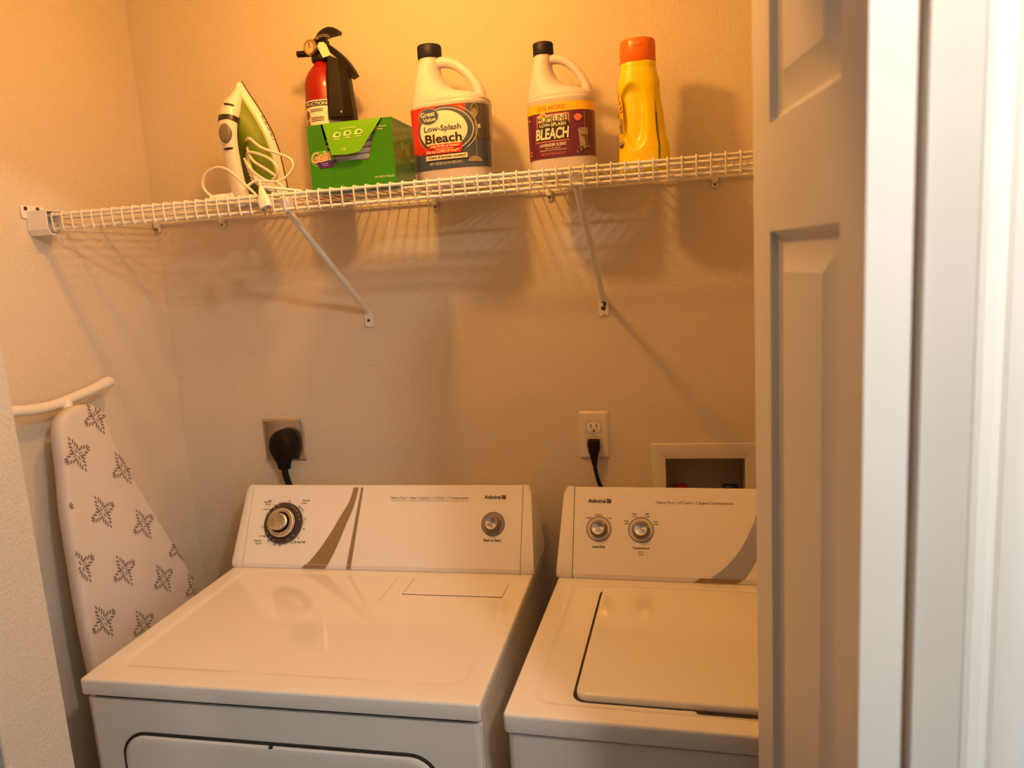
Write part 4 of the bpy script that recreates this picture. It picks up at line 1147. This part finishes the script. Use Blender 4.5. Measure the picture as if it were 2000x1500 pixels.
mb = MB(); onhandle(0.290, 0.60, 0.0022, mb, 'iron_dark', 0.0110, 0.0020, 0.0008); mb.build('spray_slot', hd)
mb = MB()
i = int(0.375 * (len(HP) - 1)); rings = []
for o in (-0.0058, -0.005, 0.005, 0.0058):
    p = HP[i]; tt = (HP[i + 1] - HP[i - 1]).normalized(); nn = Vector((tt.z, 0, -tt.x)); k = 1.13 if abs(o) < .0052 else 1.03
    rings.append([p + tt * o + nn * HT[i] * k * math.cos(a) + Vector((0, HW[i] * k * math.sin(a), 0)) for a in [2 * math.pi * j / 32 for j in range(32)]])
loft(mb, rings, 'iron_dark', xf=IM); mb.build('steam_dial', hd)
# cord
ox, oy, oz = ir.location
def W(x, y, z): return (x - ox, y - oy, z)
mb = MB()
CR = 0.0029
# cuff at the heel and the big loop to the left
tube(mb, [W(.395, -.235, .016), W(.365, -.262, .013), W(.345, -.270, .012)], [.0085, .0075, .0055], 'cord_white', n=14, sub=5)
tube(mb, [W(.355, -.266, .012), W(.338, -.270, .026), W(.333, -.272, .044), W(.346, -.274, .064), W(.374, -.276, .0725), W(.401, -.280, .0645), W(.426, -.284, .044), W(.452, -.285, .019), W(.462, -.284, .008)], CR, 'cord_white', n=10, sub=7)
tube(mb, [W(.424, -.235, .128), W(.446, -.258, .126), W(.476, -.268, .104), W(.517, -.270, .087), W(.541, -.272, .074), W(.5445, -.274, .057), W(.528, -.276, .040), W(.506, -.278, .033), W(.480, -.280, .036), W(.458, -.282, .036), W(.439, -.284, .024), W(.430, -.284, .010)], CR, 'cord_white', n=10, sub=7)
tube(mb, [W(.424, -.235, .113), W(.438, -.255, .100), W(.451, -.262, .080), W(.481, -.266, .060), W(.498, -.262, .046)], CR, 'cord_white', n=10, sub=6)
tube(mb, [W(.420, -.230, .101), W(.440, -.258, .100), W(.466, -.266, .093), W(.494, -.270, .079), W(.509, -.272, .060), W(.504, -.268, .046), W(.490, -.262, .040)], CR, 'cord_white', n=10, sub=6)
tube(mb, [W(.422, -.236, .098), W(.448, -.266, .058), W(.468, -.276, .022), W(.475, -.28, .006)], CR, 'cord_white', n=10, sub=6)
for k in range(6):  # strands wound round the heel
    tube(mb, [W(.420 + .004 * k, -.244 - .003 * k, .090 - .009 * k), W(.446 + .004 * k, -.268 - .001 * k, .064 - .007 * k), W(.476 + .003 * k, -.270 + .002 * k, .040 - .005 * k), W(.500 + .001 * k, -.250 + .002 * k, .030 - .004 * k)], CR * .95, 'cord_white', n=8, sub=5)
tube(mb, [W(.500, -.268, .030), W(.515, -.285, .028), W(.535, -.300, .014), W(.548, -.315, .004)], CR, 'cord_white', n=8, sub=6)
tube(mb, [W(.470, -.278, .030), W(.492, -.318, .028), W(.520, -.366, .018), W(.534, -.388, .010)], CR, 'cord_white', n=8, sub=6)
tube(mb, [W(.534, -.387, .010), W(.545, -.352, .010), W(.572, -.335, .006), W(.585, -.325, .004)], CR * .9, 'cord_white', n=8, sub=6)
cord = mb.build('cord', ir, sharp=60)
mb = MB()
a_ = Vector(W(.534, -.3885, .009)); b2 = Vector(W(.5485, -.4030, -.031)); d_ = (b2 - a_).normalized(); s_ = d_.cross(Vector((0, 1, 0))).normalized(); u_ = s_.cross(d_).normalized()
rings = []
for k, (w_, h_) in enumerate(((.0035, .0035), (.0055, .0055), (.0070, .0065), (.0095, .0075), (.0115, .0085), (.0120, .0085), (.0110, .0075))):
    c_ = a_ + (b2 - a_) * (k / 6)
    rings.append([c_ + s_ * w_ * math.copysign(abs(math.cos(t)) ** .6, math.cos(t)) + u_ * h_ * math.copysign(abs(math.sin(t)) ** .6, math.sin(t)) for t in [2 * math.pi * j / 24 for j in range(24)]])
loft(mb, rings, 'cord_white')
pg = mb.build('plug', cord, sharp=40); pg['label'] = 'white plug hanging over the front rail'
for q in (-.006, .006):
    mb = MB(); xf_ = Matrix((( *s_, ), ( *u_, ), ( *d_, ))).transposed().to_4x4()
    box(mb, -.0008, -.0030, 0, .0008, .0030, .015, 'copper', .0002, xf=Matrix.Translation(b2 + s_ * q) @ xf_); mb.build('prong', cord)

# ------------------------------------------------------------------ wall outlets and cords
def plate(name, x0, x1, z0, z1, m_, t):
    cx, cz = (x0 + x1) / 2, (z0 + z1) / 2; hx, hz = (x1 - x0) / 2, (z1 - z0) / 2
    mb_ = MB()
    def R(ins, y): return [Vector((p.x, y, p.y)) for p in rrect(-hx + ins, -hz + ins, hx - ins, hz - ins, 0.003, 0, 4)]
    loft(mb_, [R(0, -0.0003), R(0, -0.0015), R(0.0045, -0.0055), R(0.007, -0.0060), R(0.0075, -0.0060)], m_)
    return mb_.build(name, t, sharp=25)
o240 = empty('range_outlet', (0.2965, 0, 1.1810)); tag(o240, 'square metal wall plate with a big black dryer plug in it', 'wall outlet')
pl = plate('wall_plate', 0.2380, 0.3550, 1.1250, 1.2370, 'steel_plate', o240)
mb = MB(); lathe(mb, [(0.0040, 0), (0.0036, .0015), (0, .002)], 'chrome', 16, Matrix.Translation((0, -0.006, 0.030)) @ Matrix.Rotation(math.radians(90), 4, 'X')); mb.build('screw', o240)
mb = MB(); lathe(mb, [(0.027, 0), (0.027, .004), (.025, .005)], 'iron_dark', 32, Matrix.Translation((0, -0.006, -0.005)) @ Matrix.Rotation(math.radians(90), 4, 'X')); mb.build('receptacle', o240)
dc = empty('power_cord', (0.3035, -0.011, 1.174)); tag(dc, 'thick black dryer cord with a round angled plug below the metal plate', 'power cord')
mb = MB()
def blob(cz, rx, rz, y, cx=0): return [Vector((cx + rx * math.copysign(abs(math.cos(a)) ** .9, math.cos(a)), y, cz + rz * math.copysign(abs(math.sin(a)) ** .9, math.sin(a)))) for a in [2 * math.pi * j / 36 for j in range(36)]]
loft(mb, [blob(0.001, .032, .033, 0.0), blob(0.001, .035, .036, -.003), blob(0.0, .035, .037, -.012), blob(-.002, .033, .036, -.024), blob(-.005, .028, .031, -.033), blob(-.007, .018, .020, -.037)], 'black_cord')
loft(mb, [[Vector((x * w + .0, -.018 + y * w, z)) for x, y in [(math.cos(a), .62 * math.sin(a)) for a in [2 * math.pi * j / 24 for j in range(24)]]] for z, w in ((-.020, .030), (-.036, .026), (-.047, .0205), (-.049, .0195), (-.052, .0185), (-.060, .0180), (-.064, .0150), (-.066, .011))], 'black_cord')
mb.build('plug', dc, sharp=45)
mb = MB(); tube(mb, [(0, -.020, -.058), (.004, -.021, -.085), (.009, -.016, -.115), (.013, -.004, -.170), (.020, -.001, -.260), (.02, -.001, -.4)], .0082, 'black_cord', n=14, sub=6); mb.build('cable', dc)

o120 = empty('wall_outlet', (1.1045, 0, 1.1843)); tag(o120, 'almond duplex wall outlet above the gap between the machines', 'wall outlet')
plate('wall_plate', 1.0695, 1.1397, 1.1270, 1.2418, 'ivory', o120)
for cz in (0.0195, -0.0195):
    mb = MB()
    def rec(s_, y): return [Vector((max(-.0172, min(.0172, .0190 * math.cos(a))) * s_, y, cz + max(-.0143, min(.0143, .0172 * math.sin(a))) * s_)) for a in [2 * math.pi * j / 40 for j in range(40)]]
    loft(mb, [rec(1.05, -.0058), rec(1.05, -.0062)], 'grey_print')
    loft(mb, [rec(.99, -.0060), rec(.99, -.0066), rec(.95, -.0069)], 'ivory_light')
    rc_ = mb.build('receptacle', o120)
    mb = MB()
    for sx_, hh in ((-.0066, .0046), (.0066, .0038)): box(mb, sx_ - .0011, -.00705, cz + .0035 - hh, sx_ + .0011, -.0066, cz + .0035 + hh, 'seam')
    lathe(mb, [(.0026, 0), (.0026, .0003)], 'seam', 14, Matrix.Translation((0, -.0068, cz - .0085)) @ Matrix.Rotation(math.radians(90), 4, 'X'))
    mb.build('slots', rc_)
mb = MB(); lathe(mb, [(0.0030, 0), (0.0026, .001), (0, .0013)], 'ivory_light', 14, Matrix.Translation((0, -0.006, 0)) @ Matrix.Rotation(math.radians(90), 4, 'X')); box(mb, -.0003, -.0076, -.0026, .0003, -.0070, .0026, 'seam'); mb.build('screw', o120)
wc = empty('power_cord', (1.1045, -0.0075, 1.1648)); tag(wc, 'thin black washer cord plugged into the almond outlet', 'power cord')
mb = MB()
def pr(w, d, z, y): return [Vector((p.x, y + p.y, z)) for p in rrect(-w, -d, w, 0, min(w, d) * .35, 0, 4)]
loft(mb, [pr(.0130, .020, .0115, 0), pr(.0140, .023, .0100, 0), pr(.0142, .025, -.004, 0), pr(.0120, .024, -.016, -.001), pr(.0085, .018, -.028, -.003), pr(.0062, .013, -.042, -.005), pr(.0055, .011, -.050, -.0055)], 'black_cord')
mb.build('plug', wc, sharp=40)
mb = MB(); tube(mb, [(0, -.0105, -.045), (.001, -.0115, -.060), (.006, -.012, -.085), (.0125, -.008, -.110), (.021, -.001, -.160), (.025, .001, -.25), (.026, .001, -.35)], .0046, 'black_cord', n=12, sub=6); mb.build('cable', wc)

# ------------------------------------------------------------------ recessed water supply box
hb = empty('water_supply_box', (1.350, 0, 1.07)); tag(hb, 'recessed cream washer supply box in the wall behind the washing machine', 'supply box')
mb = MB()
def fr(x0, z0, x1, z1, y, r=.002): return [Vector((p.x - 1.350, y, p.y - 1.07)) for p in rrect(x0, z0, x1, z1, r, 0, 3)]
fo = (1.2360, 0.960, 1.4850, 1.1620); fi = (1.2680, 0.985, 1.4460, 1.1255)
loft(mb, [fr(*fo, -.0005), fr(*fo, -.0035), fr(fo[0] + .002, fo[1] + .002, fo[2] - .002, fo[3] - .002, -.005), fr(fi[0] - .002, fi[1] - .002, fi[2] + .002, fi[3] + .002, -.005), fr(*fi, -.004), fr(*fi, .0)], 'boxframe', cap0=False, cap1=False)
mb.build('face_frame', hb, sharp=25)
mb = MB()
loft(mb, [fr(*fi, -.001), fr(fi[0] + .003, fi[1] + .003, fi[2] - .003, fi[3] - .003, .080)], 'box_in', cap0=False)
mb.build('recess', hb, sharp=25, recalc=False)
for x, m_, lab in ((1.3010, 'valve_red', 'red valve handle'), (1.4190, 'valve_blue', 'blue valve handle')):
    mb = MB()
    rod(mb, (x - 1.350, .045, -.095), (x - 1.350, .045, -.040), .009, 'copper', 16)
    rod(mb, (x - 1.350, .045, -.052), (x - 1.350, .010, -.052), .008, 'copper', 16)
    v_ = mb.build('valve', hb)
    mb = MB(); box(mb, x - 1.350 - .020, .036, -.042, x - 1.350 + .016, .056, -.022, m_, .004); h_ = mb.build('valve_handle', v_); h_['label'] = lab

# ------------------------------------------------------------------ ironing board leaning in the corner
ib = empty('ironing_board', (0.175, -0.37, 0.0)); tag(ib, 'ironing board with pale leaf print cover leaning against the left wall', 'ironing board')
IO = Vector((0.175, -0.37, 0.0))
TH = math.atan(0.08)
def BP(y, z, off):
    """point on the cover plane: y, z as seen on the cover, off outwards"""
    return Vector((0.09 + (1.33 - z) * 0.08, y, z)) + Vector((math.cos(TH), 0, math.sin(TH))) * off - IO
Lft = [(-0.415, 1.3620), (-0.441, 1.3600), (-0.463, 1.3520), (-0.478, 1.3370), (-0.487, 1.3170), (-0.4915, 1.290), (-0.498, 1.24), (-0.512, 1.160), (-0.521, 1.06), (-0.530, 0.95), (-0.534, 0.85), (-0.535, 0.70), (-0.530, 0.40), (-0.520, 0.12), (-0.505, 0.06)]
Rgt = [(-0.385, 1.3540), (-0.3670, 1.3380), (-0.357, 1.310), (-0.344, 1.245), (-0.308, 1.150), (-0.274, 1.065), (-0.231, 0.966), (-0.206, 0.898), (-0.192, 0.82), (-0.186, 0.70), (-0.186, 0.40), (-0.192, 0.12), (-0.205, 0.06)]
out = catmull([Vector((0, y, z)) for y, z in (Rgt[::-1] + Lft)], 4)
cen = Vector((0, -0.40, 0.8))
def edge(ins, off):
    r = []
    for i, p in enumerate(out):
        a = out[max(i - 1, 0)]; c = out[min(i + 1, len(out) - 1)]; t = (c - a).normalized(); nrm = Vector((0, t.z, -t.y))
        if nrm.dot(cen - p) < 0: nrm = -nrm
        q = p + nrm * ins
        r.append(BP(q.y, q.z, off))
    return r
mb = MB()
loft(mb, [edge(.022, -.030), edge(.004, -.030), edge(0, -.026), edge(-.0005, -.012), edge(.001, -.005), edge(.005, -.001), edge(.010, 0.0)], 'cover')
random.seed(3)
def leaf(mbx, cy, cz, ang, L, wd):
    pts = []
    for j in range(10):
        t = 2 * math.pi * j / 10; a, b_ = L * math.cos(t), wd * math.sin(t)
        pts.append((cy + a * math.cos(ang) - b_ * math.sin(ang), cz + a * math.sin(ang) + b_ * math.cos(ang)))
    return pts
def inside(y, z):
    n = False; j = len(out) - 1
    for i in range(len(out)):
        if (out[i].z > z) != (out[j].z > z) and y < (out[j].y - out[i].y) * (z - out[i].z) / (out[j].z - out[i].z) + out[i].y: n = not n
        j = i
    return n
def motif(mbx, cy, cz):
    for q in range(4):
        ang = math.radians((108, 12, -72, 192)[q]); R_ = 0.0415 if q % 2 == 0 else 0.0350
        e1 = Vector((math.cos(ang), math.sin(ang))); e2 = Vector((-e1.y, e1.x))
        def put(r, s_, da, L, w_=.0021):
            c_ = Vector((cy, cz)) + e1 * r + e2 * s_
            pts = leaf(mbx, c_.x, c_.y, ang + da, L, w_)
            if all(inside(*p) for p in pts):
                poly2(mbx, pts, lambda u, v, o: BP(u, v, o), 0.0006, 'motif')
        put(R_ - .004, 0, 0, .0050, .0019); put(.0065, 0, 0, .0032, .0018)
        for k, (r, s_, L) in enumerate(((.029, .0042, .0052), (.0215, .0062, .0062), (.0140, .0082, .0064))):
            put(r, s_, .60, L); put(r, -s_, -.60, L)
        put(.0115, 0, 0, .0020, .0016)
        c2 = Vector((cy, cz)) + (e1 + e2).normalized() * .0105
        pts = leaf(mbx, c2.x, c2.y, ang + math.pi / 4, .0050, .0018)
        if all(inside(*p) for p in pts): poly2(mbx, pts, lambda u, v, o: BP(u, v, o), 0.0006, 'motif')
known = [(-0.391, 1.329), (-0.460, 1.266), (-0.348, 1.204), (-0.429, 1.132), (-0.325, 1.067), (-0.512, 1.047), (-0.408, 0.992), (-0.301, 0.925), (-0.490, 0.917), (-0.389, 0.857), (-0.532, 1.165), (-0.234, 0.975), (-0.207, 0.862)]
for y, z in known: motif(mb, y, z)
for k in range(6):
    for y, z in ((-.29, .79), (-.475, .78), (-.375, .72), (-.215, .73)):
        motif(mb, y, z - .135 * k) if z - .135 * k > .1 else None
mb.build('cover', ib, sharp=50)
mb = MB()
loft(mb, [edge(.020, -.0305), edge(.020, -.036)], 'tube_white')
mb.build('board_frame', ib)
def WB(x, y, z): return Vector((x, y, z)) - IO
mb = MB()
tube(mb, [WB(.040, -.700, 1.386), WB(.042, -.600, 1.378), WB(.045, -.5436, 1.3745), WB(.045, -.500, 1.3685), WB(.045, -.454, 1.3670), WB(.045, -.413, 1.3710), WB(.045, -.355, 1.3785), WB(.043, -.300, 1.3870)], .0108, 'tube_white', n=18, sub=6)
ft = mb.build('foot_bar', ib, sharp=60)
mb = MB(); tube(mb, [WB(.0435, -.316, 1.3848), WB(.0430, -.302, 1.3868), WB(.0425, -.284, 1.3897), WB(.0423, -.2785, 1.3905)], [.0122, .0128, .0122, .0070], 'clip', n=18, sub=4); mb.build('foot_cap', ft, sharp=60)
mb = MB(); tube(mb, [WB(.050, -.418, 1.372), WB(.056, -.425, 1.345), WB(.062, -.430, 1.30), WB(.090, -.425, 0.90), WB(.125, -.40, 0.45)], .0105, 'tube_white', n=14, sub=5); mb.build('leg', ib, sharp=60)
mb = MB(); tube(mb, [WB(.098, -.50, 0.86), WB(.120, -.44, 0.55), WB(.150, -.40, 0.11)], .0105, 'tube_white', n=14, sub=5); mb.build('leg', ib, sharp=60)
